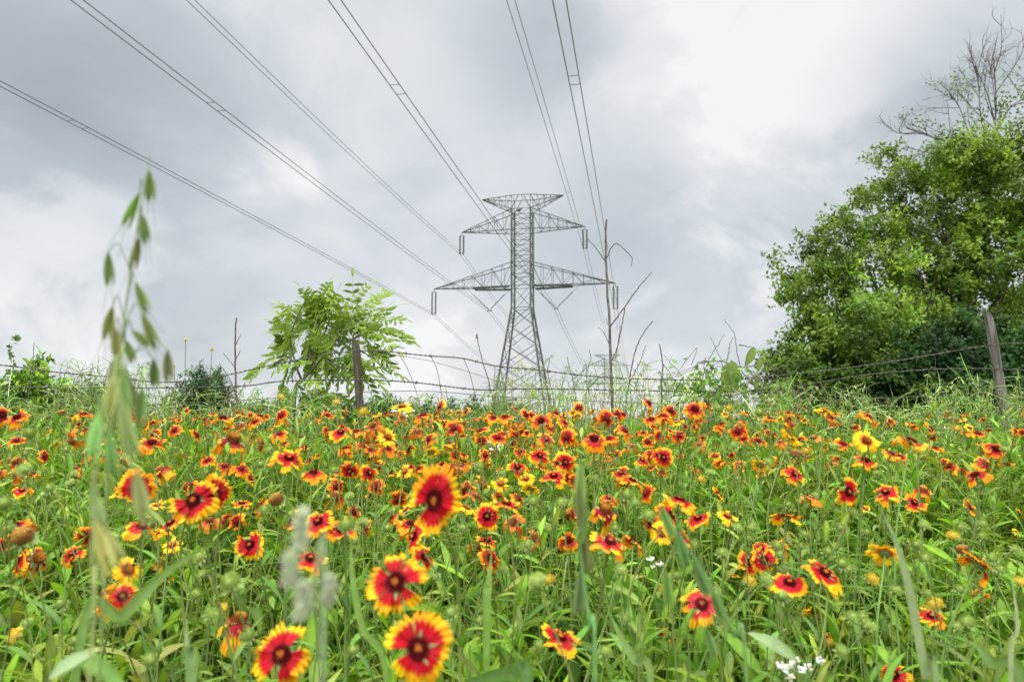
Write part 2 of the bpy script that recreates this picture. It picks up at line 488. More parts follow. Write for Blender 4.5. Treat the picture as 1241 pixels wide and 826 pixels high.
for k in OBS:
    sl = .1785
    a = (e1[k][0] + e1[k][1]) / 2
    ts, zs = [0.], [0.]
    for o in OBS[k]:
        r = ray(*o)
        Y = (a[0] - sl * a[1]) / (r[0] / r[1] - sl)
        ts.append(a[1] - Y); zs.append(EYE[2] + r[2] / r[1] * Y - a[2])
    ts = np.array(ts); zs = np.array(zs)
    A_ = np.stack([ts[1:], ts[1:] ** 2 / 50], 1)
    cf = np.linalg.lstsq(np.vstack([A_, [[0, .6 * 50]]]), np.append(zs[1:], 0.15), rcond=None)[0]
    root = empty('conductor_bundle', tuple(a))
    tag(root, WLAB[k], 'power line', 'conductor pairs of the power line')
    side = {}
    for q in (0, 1):
        s0 = e1[k][q]; t2 = e2[k][q]
        tt = np.linspace(0, 135, 70)
        near = np.stack([s0[0] - sl * tt, s0[1] - tt, s0[2] + cf[0] * tt + cf[1] * tt ** 2 / 50], 1)
        u = np.linspace(0, 1, 40)[:, None]
        far = s0 * (1 - u) + t2 * u; far[:, 2] -= 4 * 7.5 * (u * (1 - u))[:, 0]
        side[q] = near
        m = MB(); tube(m, np.vstack([near[::-1], far[1:]]) - a, .022, n=8)
        m.build('conductor', M_CABLE, root)
    for o in SPACER[k]:
        r = ray(*o)
        Y = (a[0] - sl * a[1]) / (r[0] / r[1] - sl); t_ = a[1] - Y
        pa = [np.array([np.interp(t_, np.linspace(0, 135, 70), side[q][:, c]) for c in range(3)]) for q in (0, 1)]
        mid = (pa[0] + pa[1]) / 2 + np.array([0, .12, .06])
        m = MB(); tube(m, smooth_path([pa[0] - a, mid - a, pa[1] - a], 4), .018, n=5)
        m.build('spacer', M_CABLE, root)

# the small bird perched in the top of the pylon
bp_ = P(629.5, 254.5, 98.2)
bm_ = MB()
th = np.linspace(0, math.pi, 9); body = np.stack([np.linspace(-.34, .34, 9), np.zeros(9), np.linspace(-.12, .14, 9)], 1)
tube(bm_, body, np.array([.01, .10, .17, .2, .2, .17, .13, .10, .02]), n=8)
tube(bm_, [[.22, 0, .1], [.36, 0, .24], [.43, 0, .26], [.52, 0, .24]], np.array([.08, .09, .07, .005]), n=7)
tube(bm_, [[-.3, 0, -.1], [-.62, 0, -.26]], .08, n=4, r1=.05)
for s in (-.05, .05): tube(bm_, [[0, s, -.1], [.02, s, -.34]], .02, n=4)
bo = bm_.build('bird', M_BIRD); bo.location = tuple(bp_); bo.rotation_euler.z = .4
tag(bo, 'small dark bird perched at the top of the pylon', 'bird')

# ------------------------------------------------------------------ trees behind the fence
def crown_points(blobs, n, r):
    """clump centres in the shells of a set of blobs (px, py, radius px, distance)"""
    B = np.array([[*P(b[0], b[1], b[3]), b[2] * b[3] / FPX] for b in blobs])
    wgt = B[:, 3] ** 2; wgt /= wgt.sum()
    i = r.choice(len(B), n, p=wgt)
    d = norm(r.normal(0, 1, (n, 3)))
    rad = B[i, 3] * r.uniform(.2, 1.1, n) ** .5 * np.where(r.uniform(0, 1, n) < .12, 1.18, 1)
    p = B[i, :3] + d * rad[:, None] * np.array([1, 1, .9])
    tone = np.exp(r.normal(0, .30, len(B)))[i] * 1.0
    crown_points.tone = np.clip(tone, .45, 1.9)
    return p, d, B


def foliage(mb, cen, out, per, spread, leaf, pal, r, drop=.25, jitter=.18, tone=None):
    n = len(cen)
    pal = np.asarray(pal); pc = pal[r.integers(0, len(pal), n)] * np.exp(r.normal(0, .16, (n, 1)))
    if tone is not None: pc = pc * tone[:, None]
    N = n * per
    o = np.repeat(cen, per, 0) + r.normal(0, 1, (N, 3)) * np.array([spread, spread, spread * .85])
    k_ = r.integers(0, 7, N); sp_ = norm(np.repeat(out, per, 0) * .9 + np.repeat(r.normal(0, .75, (n, 7, 3)), per, 0)[np.arange(N), k_])   # leafy sprays from each clump
    o = o * 0 + np.repeat(cen, per, 0) + sp_ * (r.uniform(0, 1, N) ** .7 * spread * 2.6)[:, None] + r.normal(0, spread * .28, (N, 3))
    d = norm(sp_ * .5 + r.normal(0, 1, (N, 3)) - np.array([0, 0, drop]))
    nn = norm(r.normal(0, .48, (N, 3)) + np.array([0, 0, .75]) + np.repeat(out, per, 0) * .75)
    c = np.repeat(pc, per, 0) * np.exp(r.normal(0, jitter, (N, 1)))
    ribbons(mb, o, d, nn, leaf * r.uniform(.7, 1.3, N), leaf * .55 * r.uniform(.8, 1.2, N), .2, np.clip(c, .004, .9), rows=4, cols=2, shape='oval')


def limbs(mb, base, fork, targets, r, r0=.12, twigs=4):
    tube(mb, smooth_path([base, lerp(base, fork, .5) + r.normal(0, .08, 3) * np.array([1, 1, 0]), fork], 5), r0 * 1.6, n=8, r1=r0)
    for t in targets:
        m = lerp(fork, t, .5) + r.normal(0, .12, 3) * np.linalg.norm(t - fork) + np.array([0, 0, .1])
        pth = smooth_path([fork, m, t], 6)
        tube(mb, pth, r0 * .75, n=6, r1=r0 * .12)
        for _ in range(twigs):
            s = pth[r.integers(4, len(pth))]; L = np.linalg.norm(t - fork) * .3
            e = s + norm(r.normal(0, 1, 3) + np.array([0, 0, .4])) * L
            tube(mb, smooth_path([s, lerp(s, e, .5) + r.normal(0, .08, 3) * L, e], 4), r0 * .22, n=4, r1=r0 * .05)


r_ = np.random.default_rng(5)
D = 16.0
BIG = [(1010, 375, 40, 15.6), (1150, 260, 50, 16.2), (1060, 400, 50, 15.4), (1180, 350, 70, 15.9), (1000, 330, 48, 15.4), (1040, 300, 55, 16), (1090, 245, 50, 16), (1130, 215, 42, 16.4), (1190, 220, 52, 16), (1250, 240, 62, 16.5),
       (1060, 360, 60, 15.2), (1130, 310, 75, 16.4), (1215, 320, 75, 15.6), (1300, 300, 95, 16.5), (980, 340, 28, 15.6), (968, 372, 22, 15.6), (985, 300, 24, 16),
       (1085, 205, 24, 16), (1160, 188, 24, 16.2), (1120, 400, 70, 16.5), (1200, 400, 70, 16.5), (1300, 410, 90, 16.8), (1340, 200, 85, 17), (1030, 265, 24, 16), (1160, 200, 40, 15.8), (1210, 190, 40, 15.8), (1235, 170, 22, 16), (1190, 170, 20, 16), (1075, 420, 50, 16.6)]
tx = P(1185, 505, 16.6); base = np.array([tx[0], tx[1], ground_z(tx[0], tx[1]) - .1])
root = empty('leafy_tree', tuple(base))
tag(root, 'big bright green tree with bare dead top branches right of the pylon', 'tree')
cen, out, Bb = crown_points(BIG, 760, r_)
m = MB()
PALB = [(.14, .205, .030), (.165, .235, .035), (.10, .155, .024), (.19, .255, .038), (.075, .125, .02), (.15, .20, .055), (.09, .145, .022)]
foliage(m, cen - base, out, 120, .17, .098, np.array(PALB) * np.array([1.02, 1.08, .95]), r_, jitter=.12, tone=crown_points.tone)
sp = np.array([P(x, y, 16.2) for x, y in ((1165, 150), (1225, 120), (1235, 140), (1130, 175), (1150, 165), (1205, 165), (1185, 140), (1150, 120), (1238, 100), (1120, 150), (1170, 105), (1225, 160), (1215, 185), (1160, 165), (1175, 175), (1195, 150), (1210, 140), (1140, 180), (1165, 185), (1230, 185), (1222, 110), (1190, 120), (1055, 215), (1020, 262), (1000, 270))])
foliage(m, sp - base, norm(r_.normal(0, 1, (len(sp), 3))), 45, .24, .08, PALB[1:5], r_)
m.build('crown', M_TREE, root)
m = MB(); limbs(m, np.zeros(3), P(1180, 400, 16.6) - base, [b[:3] - base for b in Bb[[0, 1, 2, 4, 5, 6, 8, 9, 10]]], r_, .15, 5)
m.build('trunk', M_BARK, root)
m = MB()
dead0 = P(1185, 210, 16.2)
def dead(mb, path, r0, depth):
    p = smooth_path(path, 6); tube(mb, p, r0, n=5, r1=r0 * .35)
    if depth == 0: return
    L = np.linalg.norm(p[-1] - p[0])
    for _ in range(9 if depth == 2 else 7):
        i = r_.integers(len(p) // 3, len(p) - 1)
        t = norm(p[i + 1] - p[i]); dd = norm(t * 1.1 + r_.normal(0, .65, 3) * np.array([1, .6, 1]) + np.array([0, 0, .15]))
        e = p[i] + dd * L * r_.uniform(.25, .5)
        dead(mb, [p[i], lerp(p[i], e, .5) + r_.normal(0, .05, 3) * L, e], max(r0 * .45, .0045), depth - 1)
for pts in ([(1195, 215), (1206, 170), (1206, 120), (1207, 90), (1204, 40)], [(1206, 160), (1190, 120), (1186, 75), (1182, 50)], [(1206, 130), (1225, 100), (1245, 85), (1262, 60)],
            [(1203, 175), (1180, 145), (1160, 95), (1145, 92)], [(1200, 185), (1165, 148), (1135, 138), (1100, 126)], [(1206, 120), (1195, 80), (1178, 45)],
            [(1165, 148), (1130, 155), (1105, 150)], [(1212, 140), (1235, 120), (1255, 130)], [(1190, 200), (1150, 170), (1115, 172), (1108, 185)]):
    dead(m, [P(x, y + 30, 16.2 + r_.normal(0, .25)) - base for x, y in pts], .030 if pts[0][1] > 180 else .018, 2)
m.build('dead_branches', M_TWIG, root)


def small_tree(name, label, cat, blobs, nclump, per, spread, leaf, pal, foot_px, seed, group=None, limb=.06, twig=3, jitter=.18):
    r = np.random.default_rng(seed)
    f = P(foot_px[0], 505, foot_px[1]); b = np.array([f[0], f[1], ground_z(f[0], f[1]) - .05])
    ro = tag(empty(name, tuple(b)), label, cat, group)
    c, o, Bq = crown_points(blobs, nclump, r)
    q = MB(); foliage(q, c - b, o, per, spread, leaf, pal, r, jitter=jitter, tone=crown_points.tone); q.build('crown', M_TREE, ro)
    q = MB(); fk = lerp(b, Bq[:, :3].mean(0), .55) - b
    limbs(q, np.zeros(3), fk, [x[:3] - b for x in Bq[:10]], r, limb, twig); q.build('trunk', M_BARK, ro)
    return ro


small_tree('leafy_tree', 'lower yellow-green tree at the foot of the big tree, nearest the pylon', 'tree',
           [(985, 425, 38, 14.8), (1025, 420, 48, 14.6), (965, 445, 24, 14.8), (1000, 465, 46, 14.4), (1050, 470, 50, 14.4), (955, 470, 24, 14.6), (1070, 440, 34, 14.8), (940, 450, 12, 14.6), (1010, 510, 50, 14.4), (955, 500, 28, 14.5)],
           260, 115, .165, .098, [(.095, .165, .023), (.13, .215, .029), (.065, .125, .018), (.045, .09, .014), (.16, .24, .033)], (1010, 14.6), 21, jitter=.12)
small_tree('dark_shrub', 'dense dark blue-green shrub in the shade under the big tree', 'shrub',
           [(1110, 455, 50, 14.4), (1160, 440, 50, 14.2), (1210, 460, 55, 14.3), (1120, 490, 50, 14.2), (1180, 490, 55, 14.2), (1250, 470, 60, 14.2), (1250, 510, 60, 14), (1085, 500, 40, 14.2), (1310, 450, 70, 14.4), (1050, 510, 40, 14), (1130, 430, 40, 14.4)],
           330, 130, .2, .10, [(.025, .065, .02), (.04, .09, .026), (.02, .05, .015), (.05, .105, .03)], (1170, 14.4), 22)
small_tree('round_tree', 'small round dark green tree standing far behind the fence', 'tree',
           [(245, 478, 30, 13), (230, 488, 24, 13), (264, 484, 24, 13), (250, 466, 20, 13), (222, 500, 20, 13), (275, 498, 20, 13), (245, 505, 40, 13)],
           150, 80, .08, .05, [(.03, .07, .018), (.05, .10, .025), (.022, .05, .015), (.075, .14, .03)], (247, 13.2), 23, limb=.03)
small_tree('leafy_shrub', 'bright green leafy shrub at the fence near the photo edge, left of the wild oat', 'shrub',
           [(48, 452, 16, 3.95), (30, 466, 15, 3.95), (52, 468, 15, 3.9), (28, 486, 15, 3.95), (20, 470, 8, 3.9), (45, 500, 18, 3.95)],
           60, 26, .025, .036, [(.18, .30, .03), (.24, .37, .04), (.12, .22, .025), (.08, .15, .02)], (38, 3.95), 24, limb=.010)

# the far wood along the horizon, one mass
r_ = np.random.default_rng(8)
m = MB()
for x0, x1, y0, dist, n in ((-200, 210, 474, 150, 40), (290, 620, 485, 190, 44), (60, 130, 465, 120, 7), (480, 620, 484, 170, 16), (780, 960, 494, 190, 10), (400, 470, 481, 160, 6)):
    px_ = r_.uniform(x0, x1, n)
    bl = [(x, y0 + abs(r_.normal(0, 5)) + 8, r_.uniform(7, 13), dist * r_.uniform(.9, 1.15)) for x in px_]
    bl += [(x, b[1] + 10, 12, b[3]) for x, b in zip(px_, bl)] + [(x, b[1] + 24, 14, b[3]) for x, b in zip(px_, bl)]
    c, o, _ = crown_points(bl, n * 26, r_)
    foliage(m, c, o, 16, .55, .8, [(.04, .075, .03), (.055, .095, .035), (.03, .06, .028), (.07, .11, .04)], r_)
tag(m.build('treeline', M_TREE), 'hazy grey-green wood along the far horizon', 'trees', kind='stuff')

# ------------------------------------------------------------------ fence
FY = 3.6
def fp(x, y, dy=0.): return P(x, y, FY + dy)
fb = np.array([0, FY, float(ground_z(0, FY))])
fence = tag(empty('wire_fence', tuple(fb)), 'old sagging barbed wire fence on two weathered wooden posts', 'fence')
for (tx_, ty_, bx2, by2, wid, tap, mt, lab) in ((1198, 376, 1218, 500, 12.5, 10, M_POST, 'weathered grey split post leaning by the big tree'), (430.5, 404, 436, 500, 10.5, 9, M_POSTD, 'dark upright post inside the sapling leaves')):
    a = fp(tx_, ty_); b = fp(bx2, by2); dirv = norm(a - b); g = b - dirv * 0.6
    m = MB(); N = 15
    pts = np.array([lerp(g, a, t) for t in np.linspace(0, 1, N)])
    hw = np.linspace(wid, tap, N) * FY / FPX / 2
    th = np.linspace(0, 2 * math.pi, 10, endpoint=False)
    rr = 1 + .13 * np.sin(th * 3 + 1) + .07 * np.sin(th * 5)
    v = []
    for i in range(N):
        wob = 1 + .05 * math.sin(i * 1.7)
        for q, tt in enumerate(th):
            top = -.03 * (math.cos(tt) + 1) * (i == N - 1)
            v.append(pts[i] + np.array([math.cos(tt) * hw[i] * rr[q] * wob, math.sin(tt) * hw[i] * rr[q], top]))
    v = np.array(v) - fb
    i = np.arange(N - 1)[:, None] * 10; j = np.arange(10)[None]; j2 = (j + 1) % 10
    m.add(v, np.stack([i + j, i + j2, i + 10 + j2, i + 10 + j], -1).reshape(-1, 4))
    m.add(v[-10:], [list(range(10))])
    o = m.build('fence_post', mt, fence); o['label'] = lab
STR = [('barbed_wire', .0026, [(-260, 420), (-120, 432), (0, 442), (70, 451), (130, 456), (200, 463), (270, 455), (340, 440), (433, 425), (520, 431), (560, 434), (600, 443), (650, 448), (720, 456), (780, 459), (880, 460), (960, 453), (1010, 448), (1100, 435), (1203, 418), (1260, 419), (1400, 440)], 9),
       ('barbed_wire', .0026, [(-260, 464), (0, 469), (130, 470), (285, 468), (340, 462), (433, 460), (500, 463), (580, 472), (640, 471), (780, 473), (870, 475), (950, 470), (1000, 462), (1080, 451), (1205, 447), (1400, 462)], 9),
       ('plain_wire', .0019, [(-260, 486), (0, 489), (200, 489), (400, 478), (436, 475), (520, 474), (600, 480), (700, 485), (800, 488), (980, 485), (1080, 482), (1207, 477), (1400, 488)], 0),
       ('plain_wire', .0014, [(433, 424), (485, 431), (520, 437), (560, 448), (600, 461), (640, 474)], 0)]
for nm, rad, pts, barbs in STR:
    q = smooth_path([fp(x, y, .035 * math.sin(i * 2.3) * (i not in (8,)) - .045) for i, (x, y) in enumerate(pts)], 8)
    m = MB()
    if barbs:                                                   # two twisted wires with barbs
        n = 900; s = np.linspace(0, len(q) - 1, n)
        qq = np.stack([np.interp(s, np.arange(len(q)), q[:, c]) for c in range(3)], 1)
        ph = np.arange(n) * .9
        for sg in (0, math.pi):
            tube(m, qq + np.stack([np.zeros(n), np.cos(ph + sg), np.sin(ph + sg)], 1) * rad * .75 - fb, rad * .78, n=4)
    else:
        tube(m, q - fb, rad, n=5)
    wobj = m.build(nm, M_WIRE, fence)
    if barbs:
        m = MB(); seg = np.linalg.norm(np.diff(q, axis=0), axis=1); cum = np.concatenate([[0], np.cumsum(seg)])
        for dist in np.arange(.05, cum[-1], .13):
            c = np.array([np.interp(dist, cum, q[:, k]) for k in range(3)]) - fb
            for _ in range(2):
                e = norm(rng.normal(0, 1, 3) * np.array([.5, 1, 1])) * .014
                tube(m, [c - e, c + e], .0013, n=4)
            tube(m, [c - np.array([.006, 0, 0]), c + np.array([.006, 0, 0])], .0048, n=5)
        m.build('barbs', M_WIRE, wobj)
for pts in ([(483, 428), (494, 447), (503, 470), (509, 490)], [(522, 431), (530, 450), (537, 490)], [(562, 435), (570, 455), (578, 488)], [(600, 443), (598, 478)], [(540, 470), (546, 505)],
            [(1133, 428), (1134, 449)], [(1048, 484), (1037, 488), (1033, 510)], [(400, 476), (407, 500)], [(800, 459), (802, 474)]):
    m = MB(); tube(m, smooth_path([fp(x, y, -.047) for x, y in pts], 5) - fb, .0017, n=5)
    m.build('stay_wire', M_WIRE, fence)

# ------------------------------------------------------------------ sapling with pinnate leaves beside the post
r_ = np.random.default_rng(31)
sy_ = 3.82
sb_ = P(357, 505, sy_); sbase = np.array([sb_[0], sb_[1], float(ground_z(sb_[0], sb_[1])) - .02])
sap = tag(empty('sapling', tuple(sbase)), 'light green sapling with feathery leaves growing round the dark post', 'sapling')
m = MB()
SP = lambda x, y, d=0.: P(x, y, sy_ + d) - sbase
def gpt(x, y): return SP(x, y)
stems = [([np.zeros(3), SP(357, 480), SP(366, 462), SP(380, 446), SP(400, 420), SP(420, 398), SP(432, 385)], .011),
         ([SP(366, 462), SP(358, 440), SP(352, 410), SP(362, 380), SP(378, 350)], .008), ([SP(380, 446), SP(375, 420), SP(385, 395), SP(400, 375)], .006),
         ([SP(400, 420), SP(430, 410, .06), SP(455, 395, .06)], .006), ([SP(390, 435), SP(415, 445, -.1), SP(440, 450, -.1)], .005), ([SP(358, 440), SP(340, 425)], .005), ([SP(420, 398), SP(445, 380, .05)], .005)]
for pts, rad in stems: tube(m, smooth_path(pts, 5), rad, n=6, r1=rad * .35)
m.build('trunk', M_BARK, sap)
m = MB(); st = MB()
leafs = []
TIPS = [(372, 358, -20, 90), (385, 352, 30, 60), (350, 372, -60, 80), (400, 370, 0, 80), (420, 380, 10, 90), (436, 372, 40, 100), (440, 385, 65, 120), (450, 380, 60, 130), (445, 395, 85, 120), (452, 400, 95, 110), (440, 405, 110, 100), (440, 430, 120, 90), (448, 445, 95, 90), (445, 450, 130, 70), (430, 400, 140, 90), (415, 400, 170, 90), (405, 415, 190, 80), (395, 400, -150, 80), (385, 390, -120, 80),
        (365, 395, -90, 75), (355, 400, -110, 75), (345, 400, -80, 50), (350, 415, -130, 70), (345, 430, -140, 60), (360, 430, 170, 70), (375, 425, 150, 70), (385, 440, 150, 70), (410, 445, 150, 70), (430, 450, 170, 80), (400, 395, 20, 70), (395, 380, -40, 70), (375, 375, -45, 70), (365, 380, 60, 70), (378, 365, 80, 60), (420, 440, 200, 70), (355, 385, -70, 60), (410, 385, 60, 80), (425, 390, 25, 70), (455, 425, 100, 60),
        (340, 445, 200, 60), (350, 470, 160, 50), (365, 480, 150, 50), (345, 485, 190, 50), (380, 478, 130, 50), (460, 390, 75, 80), (375, 400, 10, 80), (410, 410, -60, 70), (390, 415, -30, 60), (370, 440, -100, 60)]
TIPS = [(412 + (x - 412) * .84 - .16 * L * math.sin(math.radians(a)), y + .30 * L * math.cos(math.radians(a)), a, L) for (x, y, a, L) in TIPS]
for (x, y, ang, L) in TIPS + [(t[0] + r_.normal(0, 15), t[1] + r_.normal(0, 14), t[2] + r_.normal(0, 40), t[3] * .85) for t in TIPS + TIPS[:45]]:
    dep = r_.normal(.10, .12)
    a = math.radians(ang); o = SP(x, y, dep)
    dv = norm(np.array([math.sin(a), r_.normal(0, .45), math.cos(a) + .12])); Lm = L * sy_ / FPX * r_.uniform(.58, .78)
    t = np.linspace(0, 1, 8)
    droop = .15 + .10 * abs(dv[0])
    path = o + dv * (Lm * t)[:, None] - np.array([0, 0, 1]) * (droop * Lm * t ** 2)[:, None]
    tube(st, path, .0016, (.2, .28, .06), n=4, r1=.0007)
    tg = norm(np.gradient(path, axis=0)); sd_ = norm(np.cross(tg, np.array([0, -.5, 1.0]) + r_.normal(0, .25, 3)))
    npair = r_.integers(5, 8); c0 = np.array([(.185, .28, .032), (.15, .235, .026), (.23, .33, .045), (.11, .18, .02)][r_.integers(0, 4)])
    for i in range(npair):
        s = .18 + .8 * i / npair
        pp = np.array([np.interp(s, t, path[:, k]) for k in range(3)]); tt = np.array([np.interp(s, t, tg[:, k]) for k in range(3)]); ss = np.array([np.interp(s, t, sd_[:, k]) for k in range(3)])
        for sg in (-1, 1): leafs.append((pp, norm(ss * sg + tt * .7 - np.array([0, 0, .35]) + r_.normal(0, .12, 3)), norm(np.cross(tt, ss) * 1 + np.array([0, -.2, .6])), c0))
    leafs.append((path[-1], tg[-1], np.array([0, -.4, 1.]), c0))
o_, d_, n_, c_ = (np.array(x) for x in zip(*leafs)); N = len(o_)
c_ = c_ * np.exp(r_.normal(0, .15, (N, 1)))
ribbons(m, o_, d_, n_, .058 * r_.uniform(.7, 1.25, N), .0195 * r_.uniform(.8, 1.2, N), .28, c_, rows=5, shape='lance')
m.build('crown', M_LEAF, sap); st.build('leaf_stalks', M_STEM, sap)

# ------------------------------------------------------------------ dead stalks standing along the fence
STALKS = [
    ('tall bare grey stalk with a hooked side twig, in front of the pylon arm tips', 3.3, .0062, [[(742, 520), (741, 470), (739, 400), (736, 350), (734, 300), (735, 266)],
        [(734, 316), (724, 303), (711, 288)], [(734, 317), (741, 300), (747, 295), (757, 303), (766, 313), (765, 323)], [(739, 396), (757, 372), (775, 347), (790, 330)], [(757, 372), (753, 400), (745, 438)],
        [(739, 398), (734, 385)], [(740, 420), (731, 402), (724, 396)], [(740, 440), (748, 420), (752, 395)]], [3.2, 1.1, 1.1, 1.5, 1.2, .9, .8, 1]),
    ('bare dark dead stalk with short twigs beside the round dark tree', 3.5, .006, [[(287, 520), (286, 470), (285, 420), (286, 385)], [(285, 445), (277, 435), (271, 428)], [(285, 437), (291, 425)], [(285, 418), (292, 405)], [(286, 475), (276, 455), (265, 440)], [(286, 480), (296, 470)]], [2.6, 1, 1, 1, 1.2, .9]),
    ('thin dark stalk with a small knob tip left of the pylon foot', 3.5, .0035, [[(600, 505), (594, 470), (584, 435), (578, 407)], [(578, 410), (578, 404)]], [1.4, 2.4]),
    ('curved bare stalk leaning towards the big tree beside the tall hooked stalk', 3.4, .004, [[(758, 510), (762, 465), (770, 425), (780, 403), (791, 389)], [(762, 465), (775, 440), (783, 418)]], [1.5, 1]),
    ('straight dark dead stalk below the vine tangle, leaning over the wires', 3.4, .005, [[(802, 510), (802, 470), (803, 440), (799, 416)], [(803, 440), (812, 452), (822, 470)], [(800, 500), (818, 475), (828, 455)]], [1.8, .8, 1.5]),
    ('short bare twig stalk rising behind the fence just right of the pylon leg', 3.55, .0035, [[(672, 510), (670, 480), (664, 450), (668, 430)], [(664, 452), (658, 440), (672, 430)]], [1.1, .8]),
    ('slim bare twig between the pylon foot and the tall hooked stalk', 3.55, .0035, [[(700, 515), (696, 470), (690, 445), (687, 432)], [(696, 470), (705, 455)], [(694, 460), (715, 440), (714, 424)]], [1.1, .7, .9]),
    ('pair of thin dry twigs in the seed grass by the tree line gap', 3.45, .0035, [[(30, 510), (38, 460), (41, 415)], [(38, 460), (46, 440)]], [1.1, .6]),
]
for lab, Y, rad, paths, ws in STALKS:
    f = P(*paths[0][0], Y); b = np.array([f[0], f[1], float(ground_z(f[0], f[1])) - .02])
    m = MB()
    for i, (pts, wdt) in enumerate(zip(paths, ws)):
        pp = [P(x, y, Y + (.02 * math.sin(k + i) if i else 0)) - b for k, (x, y) in enumerate(pts)]
        if i == 0: pp = [np.zeros(3)] + pp
        r0 = wdt * Y / FPX * .62
        sp_ = smooth_path(pp, 6); sp_ = sp_ + rng.normal(0, .0012, sp_.shape)
        tube(m, sp_, r0, n=6, r1=r0 * .55)
    tag(m.build('dead_stalk', M_TWIG), lab, 'dead stalk', 'dead stalks along the fence').location = tuple(b)

# ------------------------------------------------------------------ vine tangle on the fence
r_ = np.random.default_rng(41)
vb = P(880, 505, 3.5); vb[2] = float(ground_z(vb[0], vb[1]))
vine = tag(empty('vine_tangle', tuple(vb)), 'tangled green vine with round leaves and dry tendrils climbing the fence wires', 'vine')
m = MB()
VP = lambda x, y, d=0.: P(x, y, 3.5 + d) - vb
VST = [[(935, 505), (915, 470), (900, 450), (893, 425), (890, 405), (878, 388)], [(870, 505), (880, 470), (875, 440), (860, 408)], [(850, 505), (850, 465), (862, 430), (878, 405)], [(880, 440), (884, 420), (888, 408)], [(960, 500), (950, 470), (930, 440), (915, 425)], [(820, 500), (828, 460), (812, 440), (805, 430)],
       [(850, 440), (870, 437), (900, 445), (935, 460)], [(905, 445), (925, 440), (945, 450), (955, 470)], [(845, 440), (855, 437), (862, 445), (866, 470)], [(900, 470), (925, 445), (918, 430)], [(840, 470), (880, 480), (930, 470), (970, 480)], [(825, 480), (860, 465), (905, 480), (950, 500)], [(895, 418), (912, 420)], [(910, 450), (922, 470), (932, 500)]]
for i, pts in enumerate(VST):
    q = smooth_path([VP(x, y, .05 * math.sin(i * 2.1 + k)) for k, (x, y) in enumerate(pts)], 6)
    tube(m, q + r_.normal(0, .002, q.shape), .0034, n=4, r1=.0014)
for i in range(46):
    x, y = r_.uniform(825, 965), r_.uniform(440, 505)
    pts = [(x + k * r_.uniform(-10, 14), y + r_.normal(0, 9)) for k in range(4)]
    tube(m, smooth_path([VP(a, b_, r_.normal(0, .08)) for a, b_ in pts], 5), .0017, n=4, r1=.0009)
m.build('vine_stems', M_TWIG, vine)
m = MB(); n = 380
xy = np.stack([r_.normal(855, 26, n), r_.normal(474, 17, n)], 1)
xy[210:] = np.stack([r_.uniform(815, 965, n - 210), r_.uniform(458, 508, n - 210)], 1)
o = np.array([VP(x, max(y, 436), r_.normal(0, .08)) for x, y in xy])
ribbons(m, o, r_.normal(0, 1, (n, 3)) + np.array([0, -.2, -.3]), r_.normal(0, .6, (n, 3)) + np.array([0, -.8, .6]), r_.uniform(.02, .042, n), r_.uniform(.018, .036, n), .15, vary((.13, .24, .035), n, .25, r_), rows=5, shape='oval')
m.build('small_leaves', M_LEAF, vine)
for (x, y, x2, y2, wp, lab) in ((882, 440, 880, 472, 20, 'broad pale green leaf hanging point down'), (914, 420, 903, 446, 11, 'narrow pointed leaf standing on the vine'), (886, 436, 893, 474, 17, None), (922, 432, 918, 452, 9, None)):
    a = VP(x, y, -.07); b = VP(x2, y2, -.07); m = MB()
    L = np.linalg.norm(b - a)
    ribbons(m, [a], [b - a], [(.25, -1, .15)], L, wp * 3.45 / FPX, .08, (.17, .24, .06), rows=9, shape='oval', fold=.3)
    o = m.build('large_leaf', M_LEAF, vine)
    if lab: o['label'] = lab
# thin vine climbing at the photo's left border
r_ = np.random.default_rng(43)
vb2 = P(12, 505, 3.7); vb2[2] = float(ground_z(vb2[0], vb2[1]))
v2 = tag(empty('climbing_vine', tuple(vb2)), 'thin vine with tiny leaves curling above the leafy shrub at the border', 'vine')
m = MB(); q = smooth_path([P(x, y, 3.7) - vb2 for x, y in ((8, 540), (10, 480), (15, 440), (12, 425), (17, 412), (22, 408))], 8); tube(m, q, .0022, n=4, r1=.001)
m.build('vine_stems', M_STEM, v2)
m = MB(); i = r_.integers(8, len(q), 46); n = len(i)
ribbons(m, q[i], r_.normal(0, 1, (n, 3)), r_.normal(0, .6, (n, 3)) + np.array([0, -.7, .6]), r_.uniform(.015, .03, n), r_.uniform(.012, .024, n), .1, vary((.10, .19, .03), n, .2, r_), rows=4, shape='oval')
m.build('small_leaves', M_LEAF, v2)

# ------------------------------------------------------------------ meadow: leaves, grass, seed grass (nobody could count these)
def field(n, y0, y1, p=1.0, seed=0):
    r = np.random.default_rng(seed)
    y = y0 + (y1 - y0) * r.uniform(0, 1, n) ** p
    x = r.uniform(-1, 1, n) * (y * .84 + 1.25)
    return x, y, ground_z(x, y), r


def canopy(x, y):
    """height of the leaf canopy above the ground"""
    base = np.interp(y, [.3, .6, .9, 1.3, 2.0, 2.8, 3.6], [.20, .27, .31, .29, .31, .34, .40])
    return base * (1 + .16 * np.sin(x * 5.3 + 1.3 * y) * np.cos(y * 4.1 + .7)) - .04 * sst(.2, 1.2, x) * (y < 2.2)


